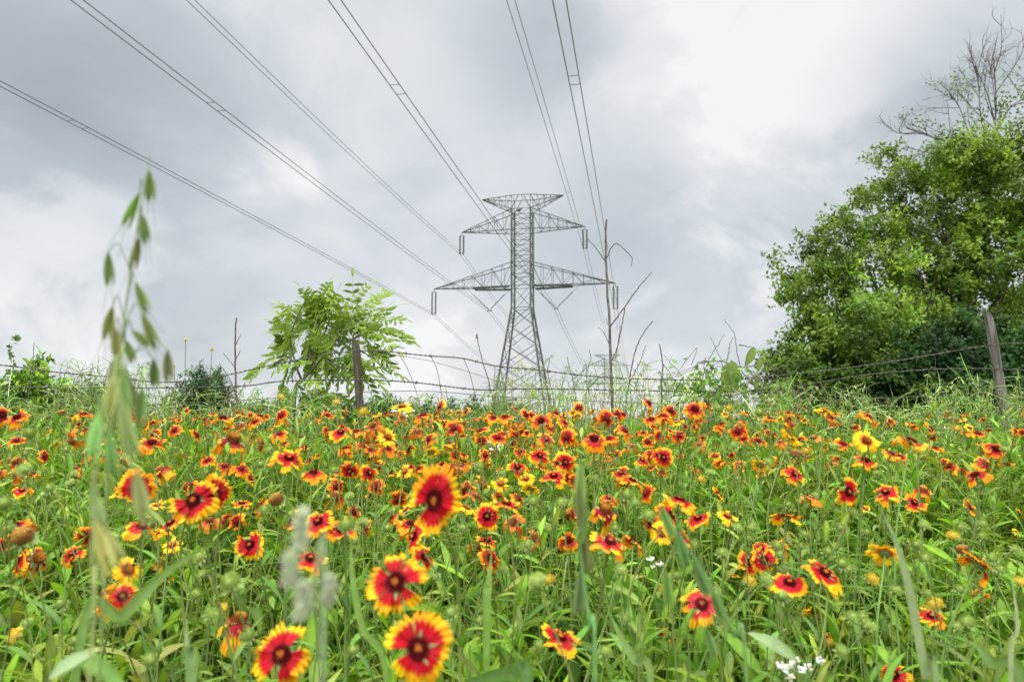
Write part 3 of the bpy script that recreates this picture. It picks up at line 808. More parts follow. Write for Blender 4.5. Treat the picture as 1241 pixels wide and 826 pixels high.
m = MB(); ms = MB()
x, y, z, r_ = field(9600, .40, 3.9, 1.0, 51)
H = canopy(x, y) * np.where(r_.uniform(0, 1, len(x)) < .22, r_.uniform(1.0, 1.32, len(x)), r_.uniform(.55, 1.08, len(x)))
LO, LD, LN, LL, LW, LB, LC = [], [], [], [], [], [], []
for i in range(len(x)):
    lean = r_.normal(0, .14, 2)
    top = np.array([x[i] + lean[0] * H[i] * 2, y[i] + lean[1] * H[i] * 2, z[i] + H[i]])
    b = np.array([x[i], y[i], z[i]])
    mid = lerp(b, top, .5) + np.array([-lean[0], -lean[1], 0]) * .05
    tube(ms, [b, mid, top], .0026, vary((.19, .27, .06), 1, .18, r_)[0], n=4, r1=.0012)
    nl = r_.integers(7, 12); ph = r_.uniform(0, 6.28)
    c0 = vary(((.125, .24, .02), (.175, .28, .028), (.08, .155, .016), (.22, .30, .05), (.15, .27, .016), (.27, .345, .06))[r_.integers(0, 5)], 1, .12, r_)[0]
    for k in range(nl):
        t = .22 + .78 * (k + r_.uniform(0, .6)) / nl
        a = ph + k * 2.4
        pos = lerp(lerp(b, mid, min(t * 2, 1)), top, max(0, t * 2 - 1))
        e = r_.uniform(.3, 1.3)
        LO.append(pos); LD.append((math.cos(a) * math.cos(e), math.sin(a) * math.cos(e), math.sin(e)))
        LN.append((-math.cos(a) * math.sin(e), -math.sin(a) * math.sin(e), math.cos(e)))
        s = (1.15 - .5 * t) * (1.35 if y[i] < 1.5 and i % 3 == 0 else 1)
        LL.append(r_.uniform(.06, .125) * s); LW.append(r_.uniform(.012, .026) * s); LB.append(r_.uniform(.05, .6)); LC.append(c0 * math.exp(r_.normal(0, .12)))
LO, LD, LN, LC = map(np.array, (LO, LD, LN, LC))
ribbons(m, LO, LD, LN + r_.normal(0, .25, LN.shape), np.array(LL), np.array(LW), np.array(LB), LC, rows=6, shape='lance', fold=.35)
tag(m.build('meadow_foliage', M_LEAF), 'mass of narrow green leaves under the flowers', 'foliage', kind='stuff')
tag(ms.build('meadow_stems', M_STEM), 'green leafy stems standing close together in the meadow', 'stems', kind='stuff')

m = MB()
x, y, z, r_ = field(13000, .40, 4.6, 1.0, 52)
H = canopy(x, y) * r_.uniform(.5, 1.1, len(x)) * 1.1
n = len(x); d = np.stack([r_.normal(0, .30, n), r_.normal(0, .30, n), np.ones(n)], 1)
az = r_.uniform(0, 6.28, n)
c = vary((.14, .25, .02), n, .32, r_); dry = r_.uniform(0, 1, n) < .14; c[dry] = vary((.40, .40, .18), dry.sum(), .2, r_)
ribbons(m, np.stack([x, y, z - .01], 1), d, np.stack([np.cos(az), np.sin(az), .15 * np.ones(n)], 1), H, r_.uniform(.0022, .008, n), r_.uniform(.05, .55, n), c, rows=6, cols=2, shape='blade')
tag(m.build('meadow_grass', M_GRASS), 'fine green grass blades filling the meadow', 'grass', kind='stuff')

# tall seed grass along the fence, nodding heads
m = MB(); heads = [[], [], [], []]
r_ = np.random.default_rng(53)
ZONES = [(70, 190, 438, 500, 150), (190, 330, 470, 510, 120), (330, 410, 470, 505, 90), (440, 620, 478, 505, 90), (600, 800, 440, 500, 230), (800, 960, 452, 505, 170), (930, 1060, 462, 510, 90), (1040, 1150, 482, 512, 80), (1120, 1260, 455, 512, 190), (-40, 70, 470, 510, 60), (-260, -40, 462, 510, 90), (1260, 1480, 458, 512, 130)]
for x0, x1, yt, yb, n in ZONES:
    for _ in range(n):
        Y = r_.uniform(2.9, 4.2); px_ = r_.uniform(x0, x1); py_ = yt + (yb - yt) * r_.uniform(0, 1) ** .8
        tip = P(px_, py_, Y); b = np.array([tip[0] + r_.normal(0, .07), Y + r_.normal(0, .05), 0]); b[2] = float(ground_z(b[0], b[1]))
        if tip[2] - b[2] < .12: continue
        sgn = r_.choice([-1, 1])
        mid = lerp(b, tip, .6) + np.array([-sgn * .02, 0, .02])
        nod = tip + np.array([sgn * r_.uniform(.01, .07), r_.normal(0, .02), -r_.uniform(-.02, .05)])
        pth = smooth_path([b, mid, tip, nod], 4)
        pale = r_.uniform(0, 1) < .38
        cc = vary((.32, .37, .15) if pale else (.17, .27, .055), 1, .22, r_)[0]
        tube(m, pth, .0016, cc, n=4, r1=.0008)
        for k in range(r_.integers(3, 8)):
            s = pth[-1 - r_.integers(0, 7)]
            heads[0].append(s); heads[1].append(norm(r_.normal(0, .6, 3) + np.array([sgn * .3, 0, -.6]))); heads[2].append(r_.normal(0, 1, 3)); heads[3].append(cc * 1.1)
        for k in range(r_.integers(1, 4)):                       # narrow leaf blades on the culm
            s = pth[r_.integers(1, len(pth) - 3)]
            ribbons(m, [s], [np.array([r_.normal(0, .8), r_.normal(0, .5), r_.uniform(.1, .9)])], [r_.normal(0, .4, 3) + np.array([0, -.3, 1])], r_.uniform(.06, .16), r_.uniform(.003, .008), r_.uniform(.3, .9), cc, rows=6, cols=2, shape='blade')
h0, h1, h2, h3 = (np.array(q) for q in heads); n = len(h0)
ribbons(m, h0, h1, h2, r_.uniform(.014, .034, n), r_.uniform(.003, .006, n), .1, h3, rows=4, cols=3, fold=.6, shape='lance')
tag(m.build('seed_grass', M_DRY), 'pale nodding seed grass growing along the fence', 'grass', kind='stuff')

# ------------------------------------------------------------------ blanket flowers
RED, DEEP, YEL, ORG = np.array((.52, .008, .022)), np.array((.20, .006, .012)), np.array((.90, .50, .010)), np.array((.80, .24, .012))
PAL = {  # base, middle, tip, where the tip colour starts
    'r': ((.15, .004, .008), (.46, .004, .013), (.90, .45, .008), .65), 'q': ((.13, .004, .006), (.40, .009, .009), (.86, .33, .008), .63),
    'y': ((.30, .02, .012), (.70, .10, .012), (.92, .54, .012), .34), 'o': ((.20, .03, .012), (.46, .075, .018), (.68, .24, .02), .50),
    'd': ((.13, .006, .012), (.34, .010, .020), (.80, .38, .012), .66), 'p': ((.24, .008, .016), (.55, .022, .03), (.90, .46, .02), .60)}


def petal(mb, L, W, ang, r0, pal, r, hd=True, droop=.25, cup=.12, twist=0., z0=0.):
    base, mid, tip, ts = (np.array(q) if np.ndim(q) else q for q in PAL[pal])
    nr, nc = (14, 13) if hd else (6, 7)
    t = np.linspace(0, 1, nr) ** .9; u = np.linspace(-1, 1, nc)
    T_, U = np.meshgrid(t, u, indexing='ij')
    prof = (.26 + .74 * np.clip(T_ / .85, 0, 1) ** .9) * (1 - .06 * np.clip((T_ - .9) / .1, 0, 1))
    teeth = np.abs(np.cos(1.5 * math.pi * U))                             # three lobes, notched between
    dep = np.array([r.uniform(.14, .30)]) * (1 + .35 * r.normal(0, 1, nc))[None, :].clip(.3, 2)
    notch = dep * (1 - teeth) + .06 * U ** 2 + .05 * r.normal(0, 1, nc)[None, :] * (teeth > .7)
    rad = L * (T_ - notch * sst(.55, 1, T_))
    y_ = U * W * .5 * prof
    z_ = z0 + cup * L * T_ * .6 - droop * L * T_ ** 2 + .10 * W * (np.abs(U) - .5) * T_ + .05 * W * np.cos(U * 9.42) * T_ + twist * y_ * T_
    z_ = z_ + r.normal(0, .012 * L) * T_
    v = np.stack([r0 + rad, y_, z_], -1).reshape(-1, 3)
    ca, sa = math.cos(ang), math.sin(ang)
    v = v @ np.array([[ca, sa, 0], [-sa, ca, 0], [0, 0, 1]])
    edge = ts + .10 * (teeth - .5) * (1 if hd else .3) + r.normal(0, .03) - .05 * np.abs(U)
    k1 = sst(0, .35, T_)[..., None]; k2 = sst(-.05, .09, T_ - edge)[..., None]
    streak = (1 + .14 * np.sin(U * 17 + r.uniform(0, 6)) + .10 * np.sin(U * 31 + r.uniform(0, 6)))[..., None]
    c = ((base * (1 - k1) + mid * k1) * streak) * (1 - k2) + tip * k2
    a = (np.arange(nr - 1)[:, None] * nc + np.arange(nc - 1)[None])
    mb.add(v, np.stack([a, a + nc, a + nc + 1, a + 1], -1).reshape(-1, 4), np.clip(c.reshape(-1, 3) * math.exp(r.normal(0, .12)) * np.array([1, math.exp(r.normal(0, .14)), 1]), .003, .95))


def disc(mb, R, h, r, kind='r', hd=True):
    """domed centre: florets in a spiral over a dome"""
    n = 150 if hd else 34
    rim = {'r': (.11, .006, .010), 'q': (.14, .012, .010), 'y': (.22, .04, .012), 'o': (.22, .08, .03), 'd': (.22, .055, .015), 'h': (.20, .09, .025), 'p': (.16, .01, .02)}[kind]
    cen = {'r': (.62, .22, .03), 'q': (.22, .02, .012), 'y': (.5, .2, .03), 'o': (.35, .16, .04), 'd': (.50, .24, .03), 'h': (.34, .19, .04), 'p': (.5, .2, .06)}[kind]
    th = np.linspace(0, 2 * math.pi, 12, endpoint=False); rows = 6
    v = [[0, 0, h]]
    for i in range(1, rows):
        a = i / (rows - 1) * math.pi / 2
        v += [[R * .93 * math.sin(a) * math.cos(q), R * .93 * math.sin(a) * math.sin(q), h * .93 * math.cos(a)] for q in th]
    mb.add(v[:13], [[0, 1 + q, 1 + (q + 1) % 12] for q in range(12)], np.array(cen) * .7)
    f = [[1 + i * 12 + q, 1 + (i + 1) * 12 + q, 1 + (i + 1) * 12 + (q + 1) % 12, 1 + i * 12 + (q + 1) % 12] for i in range(rows - 2) for q in range(12)]
    mb.add(v, f, np.array(rim) * .8)
    i = np.arange(n) + .5; rr = np.sqrt(i / n); ph = i * 2.39996
    pos = np.stack([R * rr * np.cos(ph) * .96, R * rr * np.sin(ph) * .96, h * np.sqrt(np.clip(1 - rr ** 2 * .95, 0, 1))], 1)
    nn = norm(pos * np.array([1, 1, R / max(h, .001)]) + np.array([0, 0, R * .3]))
    split = .42 if kind in 'rqp' else .75
    for k in range(n):
        c = np.array(cen if rr[k] < split * r.uniform(.85, 1.15) else rim) * math.exp(r.normal(0, .2))
        s = R * (.085 if hd else .17); ln = R * r.uniform(.16, .34) * (1.25 if rr[k] > .5 else .7)
        a = norm(np.cross(nn[k], [.3, .5, .8])); b = np.cross(nn[k], a)
        base = [pos[k] + s * (math.cos(q) * a + math.sin(q) * b) for q in (0, 2.1, 4.2)]
        tip = pos[k] + nn[k] * ln
        mb.add(base + [tip], [[0, 1, 3], [1, 2, 3], [2, 0, 3]], c)


def calyx(mb, R, r, n=13, spread=1.0, col=(.20, .28, .09)):
    for k in range(n):
        a = 2 * math.pi * k / n + r.normal(0, .1)
        o = np.array([math.cos(a), math.sin(a), 0]) * R * .35 + np.array([0, 0, -.12 * R])
        d = np.array([math.cos(a) * spread, math.sin(a) * spread, r.uniform(-.35, .25)])
        ribbons(mb, [o], [d], [(0, 0, 1)], R * r.uniform(.9, 1.4), R * .34, r.uniform(-.1, .4), vary(col, 1, .12, r), rows=3, cols=2, shape='lance')
    th = np.linspace(0, 2 * math.pi, 9, endpoint=False)
    v = [[0, 0, -.6 * R]] + [[.55 * R * math.cos(q), .55 * R * math.sin(q), -.28 * R] for q in th] + [[.9 * R * math.cos(q), .9 * R * math.sin(q), .0] for q in th]
    mb.add(v, [[0, 1 + (q + 1) % 9, 1 + q] for q in range(9)], col); mb.add(v, [[1 + q, 1 + (q + 1) % 9, 10 + (q + 1) % 9, 10 + q] for q in range(9)], col)


def head_shape(kind):
    """disc radius and height, petal count, droop, cup (unit flower radius 1)"""
    return {'r': (.29, .17, 10, .34, .30), 'q': (.33, .24, 10, .42, .26), 'y': (.30, .20, 14, .22, .20), 'o': (.34, .24, 11, .70, .15), 'd': (.44, .46, 11, 1.05, .0), 'p': (.30, .16, 12, .45, .1)}[kind]


rf = np.random.default_rng(77)
SHARED = {}


def shared(key, fn):
    """a few meshes of unit size per kind, used by all flowers of that kind that are small in view"""
    if key not in SHARED:
        q = MB(); fn(q); me = q.mesh(key[0]); me.materials.append(key[1]); SHARED[key] = me
    return SHARED[key]


def ring(q, kind):
    R, h, n, dr, cu = head_shape(kind)
    for k in range(n):
        if rf.uniform() < (.13 if kind in 'rqy' else .25): continue
        petal(q, (1 - R * .7) * rf.uniform(.75, 1.12), 2 * math.pi / n * rf.uniform(.75, 1.2), 2 * math.pi * k / n + rf.normal(0, .1), R * .7, kind, rf, False, dr * rf.uniform(.0, 2.2), cu * rf.uniform(.2, 1.9), rf.normal(0, .5))


FACE = {'F': (0, .40, 1), 'G': (0, .75, .75), 'U': (0, 1, .42), 'E': (0, 1, .14), 'R': (.75, .45, .55), 'L': (-.75, .45, .55), 'T': (.55, .85, .30), 'S': (-.55, .85, .30), 'B': (.1, .75, -.55), 'D': (.1, -.1, 1)}
FWORD = {'F': 'open-faced', 'G': 'slightly tilted', 'U': 'upturned', 'E': 'edge-on', 'R': 'right-facing', 'L': 'left-facing', 'T': 'right-leaning', 'S': 'left-leaning', 'B': 'turned-away', 'D': 'nodding'}
KWORD = {'r': 'crimson flower with yellow tips', 'q': 'red and orange flower', 'y': 'mostly yellow flower', 'o': 'faded orange flower', 'd': 'drooping flower with brown dome', 'p': 'pinkish flower with yellow tips',
         'h': 'bald brown seed head', 'b': 'half-open yellow bud', 'g': 'green spiky bud'}
# seen in the photo: px, py, width, facing + kind
CAT = """
3 503 28 Rq;21 506 26 Uq;75 502 10 Uh;101 502 22 Uq;95 514 14 Sq;20 534 22 Eq;68 535 15 Uo;86 534 25 Do;180 516 21 Lq;187 526 17 Fq;184 537 31 Uq;14 556 15 Ud;54 553 17 Rq;44 568 11 Uo;7 571 12 Fo;27 594 25 Er;93 577 19 Lq;105 562 15 Rq;105 579 15 Sq;118 560 13 Ud;
137 588 17 Eo;166 592 44 Dr;195 570 23 Sd;192 607 16 Lq;10 612 17 Uo;209 508 19 Eo;212 521 20 Fq;238 527 21 Rq;270 507 27 Eq;277 520 15 Sq;282 533 37 Ud;309 511 20 Fq;315 504 18 Tq;341 503 20 Fq;306 529 17 Uq;339 526 23 Uq;333 539 15 Uo;220 548 17 Uo;241 552 15 To;307 553 14 Ud;
350 556 42 Er;380 573 29 Gq;362 551 15 Tq;305 580 20 Rr;297 588 15 Sq;282 547 12 Uo;397 503 16 Rq;336 607 18 Uh;235 606 58 Fr;260 598 48 Rr;207 634 34 Sr;204 575 16 Lq;293 610 26 Er;352 630 30 Lr;386 632 38 Ur;376 677 43 Gr;303 660 38 Fr;375 715 25 Uo;290 752 40 Ud;270 738 17 Rb;
342 793 72 Fr;204 700 24 Er;203 668 24 Sr;2 660 24 Rq;30 652 25 Uh;24 680 36 Lr;46 676 32 Rd;88 671 30 Ur;114 675 16 Eq;155 690 36 Ty;175 683 18 Eq;172 638 38 Ep;200 640 32 Sr;199 681 24 Ud;122 726 40 Lp;148 722 38 Rp;20 770 20 Sb;408 488 10 Ub;413 524 28 Ur;432 523 23 Uq;440 540 19 Rq;418 545 18 Uo;
424 570 26 Fr;447 573 29 Rr;439 587 14 Sd;452 516 26 Uo;470 530 27 Gy;470 544 25 Eq;450 545 21 Uq;487 493 27 Uy;533 492 21 Lp;513 503 25 Eq;550 519 25 Gq;540 514 17 Sq;519 532 20 Lq;505 522 19 Uo;522 548 23 By;545 538 19 Eq;552 551 19 Rq;536 562 18 Uq;548 570 14 Rq;508 568 22 Sq;582 522 25 Uq;598 506 20 Uq;603 530 24 Gq;607 571 15 Rq;
526 605 70 Dr;586 587 20 Rd;576 600 25 To;590 625 35 Fr;572 606 16 Lq;600 588 20 Ey;414 641 38 Eq;429 620 22 Rq;437 602 18 Uy;502 650 36 Lr;514 675 34 Rr;498 635 32 Eq;492 617 22 Uy;480 705 76 Fr;590 655 28 Ur;564 664 18 Lq;576 664 24 Dr;594 676 30 Rq;578 700 12 Lq;604 702 16 Eq;507 785 82 Fr;
612 505 22 Uq;625 495 12 Tq;637 502 18 Rq;644 503 16 Tq;656 510 26 Gq;674 501 21 Eq;684 512 19 Rq;668 519 15 Ud;702 494 16 Dp;735 507 25 Fq;748 501 19 Tq;751 515 14 Rq;757 522 25 Uq;771 524 12 Rq;786 488 21 Tq;790 508 21 Uq;803 504 22 Uq;610 529 21 Rq;625 528 21 Gq;641 527 14 Lo;662 532 25 Fp;650 537 17 Lq;687 530 25 Gq;
720 532 33 Uq;738 531 23 Uq;746 532 17 Tq;630 547 18 Eq;654 552 27 Fr;627 566 27 Fr;657 566 20 Er;685 560 29 Fr;671 577 33 Gr;690 578 20 Dq;604 572 16 Lq;607 586 24 Gy;637 580 24 Gy;643 592 25 By;622 597 14 Sd;614 611 36 Er;764 540 21 Uo;785 535 19 Fq;800 528 18 Gq;799 551 26 Gr;778 557 23 Gr;740 554 14 Uo;752 558 10 Ud;738 566 15 Uo;
753 573 24 Gr;766 582 30 Tr;738 603 23 Up;757 608 19 Uo;733 619 33 Ud;739 656 46 Gp;690 657 28 By;770 632 15 Lq;678 773 50 Er;778 692 12 Do;775 703 14 Sq;665 703 17 Ub;805 715 16 Ub;813 497 19 Fq;805 506 20 Uq;842 496 27 Gq;858 492 22 Tq;821 512 19 Ey;823 528 20 Fq;847 538 18 Eo;804 554 28 Gr;875 514 18 Sq;872 519 15 Tq;883 495 11 Ub;894 522 24 Fq;
901 531 18 Gq;933 507 18 Eq;953 510 17 Rq;919 534 22 Uq;914 525 12 Lq;958 530 28 Ty;968 533 20 Sq;946 535 18 Uo;985 530 21 Uo;986 540 14 Gq;977 547 14 Ub;998 497 25 Ey;1007 506 20 Tq;897 565 20 Fr;921 563 23 By;892 579 14 Lq;903 587 14 Ry;841 571 16 Uo;849 581 14 Ub;963 575 29 Gr;965 553 16 Uh;998 577 15 By;871 599 24 Rr;823 606 43 Tr;931 552 12 Eq;
1052 505 23 Tq;1036 517 14 Sd;1050 534 32 Gy;1022 538 24 Uq;1016 555 16 Uo;1049 558 30 Gq;1066 565 12 Uq;1080 550 24 Tq;1090 553 22 Tq;1104 535 35 Tq;1112 545 16 Ub;1106 515 17 Tq;1128 520 19 Rq;1131 530 15 Dq;1133 543 20 Uq;1136 553 15 Eo;1160 520 12 Ub;1185 525 20 Uq;1199 521 16 Eo;1206 544 26 Gq;1220 562 18 Uq;1151 565 18 Lq;1167 570 22 Eq;1182 576 31 Eq;
1194 562 24 Ud;1088 575 14 Uy;1028 595 35 Gr;1014 592 16 Er;1073 597 32 Er;1090 597 18 Eo;1118 594 24 Ud;1108 609 28 Gr;1121 614 12 Lq;1049 616 14 Uy;1176 615 22 Rr;1237 620 15 Ry;1120 578 15 Uy;1052 575 10 Eo;846 628 31 Ur;813 624 36 Tr;823 648 38 Tr;909 681 30 Fr;926 678 32 Fr;922 664 25 Gr;957 706 45 Gr;999 694 46 Tr;1007 706 36 Ty;
952 626 36 Tr;959 646 15 Ur;977 646 14 By;975 625 12 Ro;890 697 18 Uy;908 705 18 Ub;916 700 10 Sd;861 643 10 Uo;850 732 50 Gp;986 740 27 By;1073 670 39 By;1129 747 35 Ur;1186 684 45 Tq;1187 722 22 Lq;1074 706 21 Er;1057 702 17 Tb;1133 733 21 Ub;1172 754 20 Ug;1155 650 16 Ub;1163 714 15 Ug;1237 706 16 Ub;1167 668 15 Uh;1003 775 15 Dq;1085 818 36 Lr;1233 645 14 Gy;
799 765 22 Lq;818 773 24 Tr;1005 780 15 Ub;836 718 16 Sd;340 482 10 Ub;440 500 15 Ub"""
ITEMS = []
for e in CAT.replace('\n', '').split(';'):
    a = e.split()
    ITEMS.append((float(a[0]), float(a[1]), float(a[2]), a[3][0], a[3][1]))
# a thick far band the photo shows between these
for _ in range(64):
    x_ = float(np.clip(rf.normal(500, 300), 20, 1220)); y_ = rf.uniform(530, 665)
    ITEMS.append((x_, y_, float(np.interp(y_, [530, 665], [18, 30])) * rf.uniform(.85, 1.1), rf.choice(list('FGUETSRL')), rf.choice(list('qqqqoyd'))))
# green buds: drawn by eye near these, then scattered
BUD = [(420, 636, 24), (440, 633, 15), (652, 706, 26), (645, 608, 16), (680, 610, 17), (663, 640, 13), (760, 600, 18), (745, 640, 14), (785, 625, 20), (752, 692, 18), (725, 698, 12), (840, 660, 16), (875, 670, 16), (893, 640, 14), (912, 640, 14), (970, 662, 13), (945, 672, 14), (928, 703, 20), (948, 722, 18),
       (820, 698, 15), (1032, 748, 18), (1052, 758, 17), (1020, 640, 14), (1050, 645, 13), (1012, 663, 14), (1120, 637, 15), (1122, 677, 18), (1190, 635, 15), (1190, 650, 13), (1230, 667, 16), (1203, 677, 15), (280, 706, 28), (243, 675, 19), (237, 720, 17), (245, 697, 14), (10, 641, 18), (320, 618, 17), (35, 525, 18), (30, 570, 19), (60, 592, 16), (185, 586, 14), (5, 610, 22),
       (890, 540, 15), (920, 500, 13), (870, 495, 14), (930, 560, 13), (400, 700, 16), (470, 640, 14), (505, 690, 13), (610, 690, 14), (640, 660, 14), (700, 600, 13), (720, 580, 13), (430, 655, 14), (860, 715, 16), (1100, 690, 15), (1212, 690, 16), (1085, 715, 15), (1030, 690, 14), (1110, 660, 14), (770, 610, 15), (560, 640, 13)]
for _ in range(70):
    y_ = rf.uniform(520, 800); BUD.append((rf.uniform(10, 1230), y_, np.interp(y_, [520, 800], [9, 19]) * rf.uniform(.8, 1.2)))
ITEMS += [(a, b, c, 'UTSG'[i % 4], 'g') for i, (a, b, c) in enumerate(BUD)]


def place(px, py, wd, real):
    """distance at which a head of about this real width looks wd pixels wide, kept above the ground"""
    d = FPX * real / wd
    d = min(max(d, .5), 3.45)
    for _ in range(60):
        p = P(px, py, d)
        if p[2] - float(ground_z(p[0], p[1])) > .20: break
        d *= .97
    return d, p, wd * d / FPX


def stem_mesh(b, h, nrm_, r, rad):
    """from the ground b to the head h, arriving along the head's normal; in the frame of b"""
    n = np.array(nrm_); n = norm(n * np.array([.6, .6, 1]) + np.array([0, 0, .5]))
    H = h[2] - b[2]
    c = np.array(h) - n * H * .28 + np.array([*r.normal(0, .012, 2), 0])
    mid = lerp(b, c, .5) + np.array([*r.normal(0, .02, 2), 0])
    q = MB(); pth = smooth_path([b, mid, c, h - np.array(nrm_) * .004], 4) - b
    tube(q, pth, rad * 1.15, vary((.19, .26, .07), 1, .15, r)[0], n=5, r1=rad * .85)
    return q, pth


PLACED = []
ITEMS.sort(key=lambda t: -t[2])
for (px, py, wd, fc, kd) in ITEMS:
    real = {'h': .026, 'b': .026, 'g': .021}.get(kd, .056 if wd > 40 else .050)
    Y, hp, wreal = place(px, py, wd, real)
    R = wreal / 2
    nv = norm(np.array(FACE[fc]) + rf.normal(0, .12 if wd > 55 else .26, 3)); nv = np.array([nv[0], -nv[2], nv[1]])   # (right, up, toward) -> world
    b = np.array([hp[0] - nv[0] * .05 + rf.normal(0, .03), hp[1] - nv[1] * .05 + abs(rf.normal(0, .02)), 0]); b[2] = float(ground_z(b[0], b[1])) - .01
    nm = {'h': 'seed_head', 'b': 'flower_bud', 'g': 'flower_bud'}.get(kd, 'blanket_flower')
    root = empty(nm, tuple(b))
    sm, pth = stem_mesh(b, hp, nv, rf, max(.0011, min(.0017, R * .07)))
    sm.build('stem', M_STEM, root)
    zax = Vector(nv); xax = zax.orthogonal().normalized(); yax = zax.cross(xax)
    spin = rf.uniform(0, 6.28)
    M = Matrix.Translation(Vector(hp - b)) @ Matrix((xax, yax, zax)).transposed().to_4x4() @ Matrix.Rotation(spin, 4, 'Z') @ Matrix.Scale(R, 4)
    hd = wd >= 26
    parts = []
    if kd in 'hbg':
        if kd == 'h':
            parts.append(link('dome', shared(('dome', M_DISC, rf.integers(0, 3)), lambda q: disc(q, .95, .95, rf, 'h', True)), root))
            parts.append(link('bracts', shared(('bracts', M_STEM, rf.integers(0, 3)), lambda q: calyx(q, .9, rf)), root))
        else:
            def bud(q, y=(kd == 'b')):
                disc_c = (.62, .46, .05) if y else (.30, .40, .09)
                n = 90
                i = np.arange(n) + .5; zz = 1 - 1.25 * i / n; rr = np.sqrt(np.clip(1 - zz ** 2, 0, 1)); ph = i * 2.39996
                dd = np.stack([rr * np.cos(ph), rr * np.sin(ph), zz], 1)
                k = 10; th = np.linspace(0, 6.283, 11)[:-1]
                v = [[0, 0, .62]] + [[.66 * math.sin(a) * math.cos(t), .66 * math.sin(a) * math.sin(t), .62 * math.cos(a)] for a in (.5, 1.0, 1.5, 2.0, 2.5) for t in th] + [[0, 0, -.62]]
                f = [[1 + g * 10 + t, 1 + (g + 1) * 10 + t, 1 + (g + 1) * 10 + (t + 1) % 10, 1 + g * 10 + (t + 1) % 10] for g in range(4) for t in range(10)]
                q.add(v, f, np.array(disc_c) * .8); q.add(v[:11], [[0, 1 + t, 1 + (t + 1) % 10] for t in range(10)], np.array(disc_c) * .9)
                ribbons(q, dd * .58, dd + np.array([0, 0, .25]), np.cross(dd, [0.1, .2, 1]), rf.uniform(.3, .55, n), .16, .1, vary(disc_c, n, .15, rf), rows=3, cols=2)
            parts.append(link('bud', shared(('bud', M_STEM, kd, rf.integers(0, 3)), bud), root))
            def br(q):
                calyx(q, .75, rf, 12, .9, (.24, .32, .11))
            parts.append(link('bracts', shared(('bracts', M_STEM, kd, rf.integers(0, 3)), br), root))
    else:
        Rd, h, n, dr, cu = head_shape(kd)
        if hd:
            n = n + rf.integers(-1, 2)
            skip = {(480, 705): (2, 6), (507, 785): (4,), (526, 605): (1,), (342, 793): (3, 7)}.get((int(px), int(py)), None)
            for k in range(n):
                if (skip is None and rf.uniform() < .09) or (skip and k in skip): continue
                q = MB()
                petal(q, (1 - Rd * .7) * rf.uniform(.84, 1.12), 2 * math.pi / n * rf.uniform(.78, 1.2), 2 * math.pi * k / n + rf.normal(0, .09), Rd * .7, kd, rf, wd >= 30, dr * rf.uniform(.1, 2.4) if wd > 55 else dr * rf.uniform(.0, 2.3), cu * rf.uniform(.3, 1.7), rf.normal(0, .45), rf.uniform(-.03, .03))
                parts.append(q.build('petal', M_PETAL, root))
            q = MB(); disc(q, Rd, h, rf, kd, True); parts.append(q.build('disc', M_DISC, root, False))
            q = MB(); calyx(q, Rd * 1.15, rf); parts.append(q.build('bracts', M_STEM, root))
        else:
            v_ = rf.integers(0, 9)
            parts.append(link('petals', shared(('petals', M_PETAL, kd, v_), lambda q: ring(q, kd)), root))
            parts.append(link('disc', shared(('disc', M_DISC, kd, v_ % 2), lambda q: disc(q, Rd, h, rf, kd, False)), root))
            if wd > 16: parts.append(link('bracts', shared(('bracts', M_STEM, 'f', v_ % 2), lambda q: calyx(q, .36, rf)), root))
    if (px, py) == (526, 605): M = Matrix.Translation(Vector(hp - b)) @ Matrix.Diagonal((.86, 1, 1.2, 1)) @ Matrix.Translation(-Vector(hp - b)) @ M
    for o in parts: o.matrix_local = M
    # two or three narrow leaves on the nearer stems
    if wd > 15:
        q = MB()
        for k in range(3):
            s = pth[3 + k * 2] + b; a = rf.uniform(0, 6.28); e = rf.uniform(.4, 1.1)
            ribbons(q, [s - b], [(math.cos(a) * math.cos(e), math.sin(a) * math.cos(e), math.sin(e))], [(-math.cos(a) * math.sin(e), -math.sin(a) * math.sin(e), math.cos(e))], rf.uniform(.05, .085), rf.uniform(.009, .015), rf.uniform(.2, .7), vary((.12, .215, .04), 1, .15, rf), rows=6, fold=.35)
            q.build('leaf', M_LEAF, root); q = MB()
    PLACED.append((root, px, py, wd, fc, kd))

# every label from what is seen: look and facing, then the band and the landmark above it
HERO = {(480, 705): 'large open crimson flower in front, directly above the largest flower at the lower edge', (507, 785): 'largest open crimson flower with yellow tips, lowest of the big pair below the pylon',
        (342, 793): 'wide open flower with long yellow tips at the lower edge, below the pale plume', (526, 605): 'tall crimson flower standing highest above the near leaves, under the left pylon arm',
        (235, 606): 'big crimson flower overlapping a second one right of the blurred wild oat', (260, 598): 'big flower facing right, half hidden behind its open twin by the wild oat',
        (166, 592): 'near flower with upright red and yellow petals, closest behind the blurred oat stem', (290, 752): 'spent flower with orange dome and drooping maroon petals above the lower left open flower',
        (1085, 818): 'crimson flower cut by the lower edge, right of the white blossom cluster', (1129, 747): 'neat round crimson flower beside the long curved grey-green blade'}
def landmark(px):
    for lim, t in ((90, 'below the leafy border shrub'), (200, 'beside the wild oat'), (330, 'below the round dark tree'), (470, 'below the sapling'), (590, 'left of the pylon foot'), (690, 'under the pylon'), (800, 'below the tall hooked stalk'), (960, 'below the vine tangle'), (1120, 'below the big tree')):
        if px < lim: return t
    return 'below the leaning grey post'
def band(py):
    for lim, t in ((512, 'topmost row'), (532, 'far row'), (560, 'far middle'), (610, 'middle'), (690, 'near middle')):
        if py < lim: return t
    return 'front'
cells = {}
for it in PLACED:
    root, px, py, wd, fc, kd = it
    k = ('%s %s, %s %s' % (FWORD[fc], KWORD[kd], band(py), landmark(px)))
    cells.setdefault(k, []).append(it)
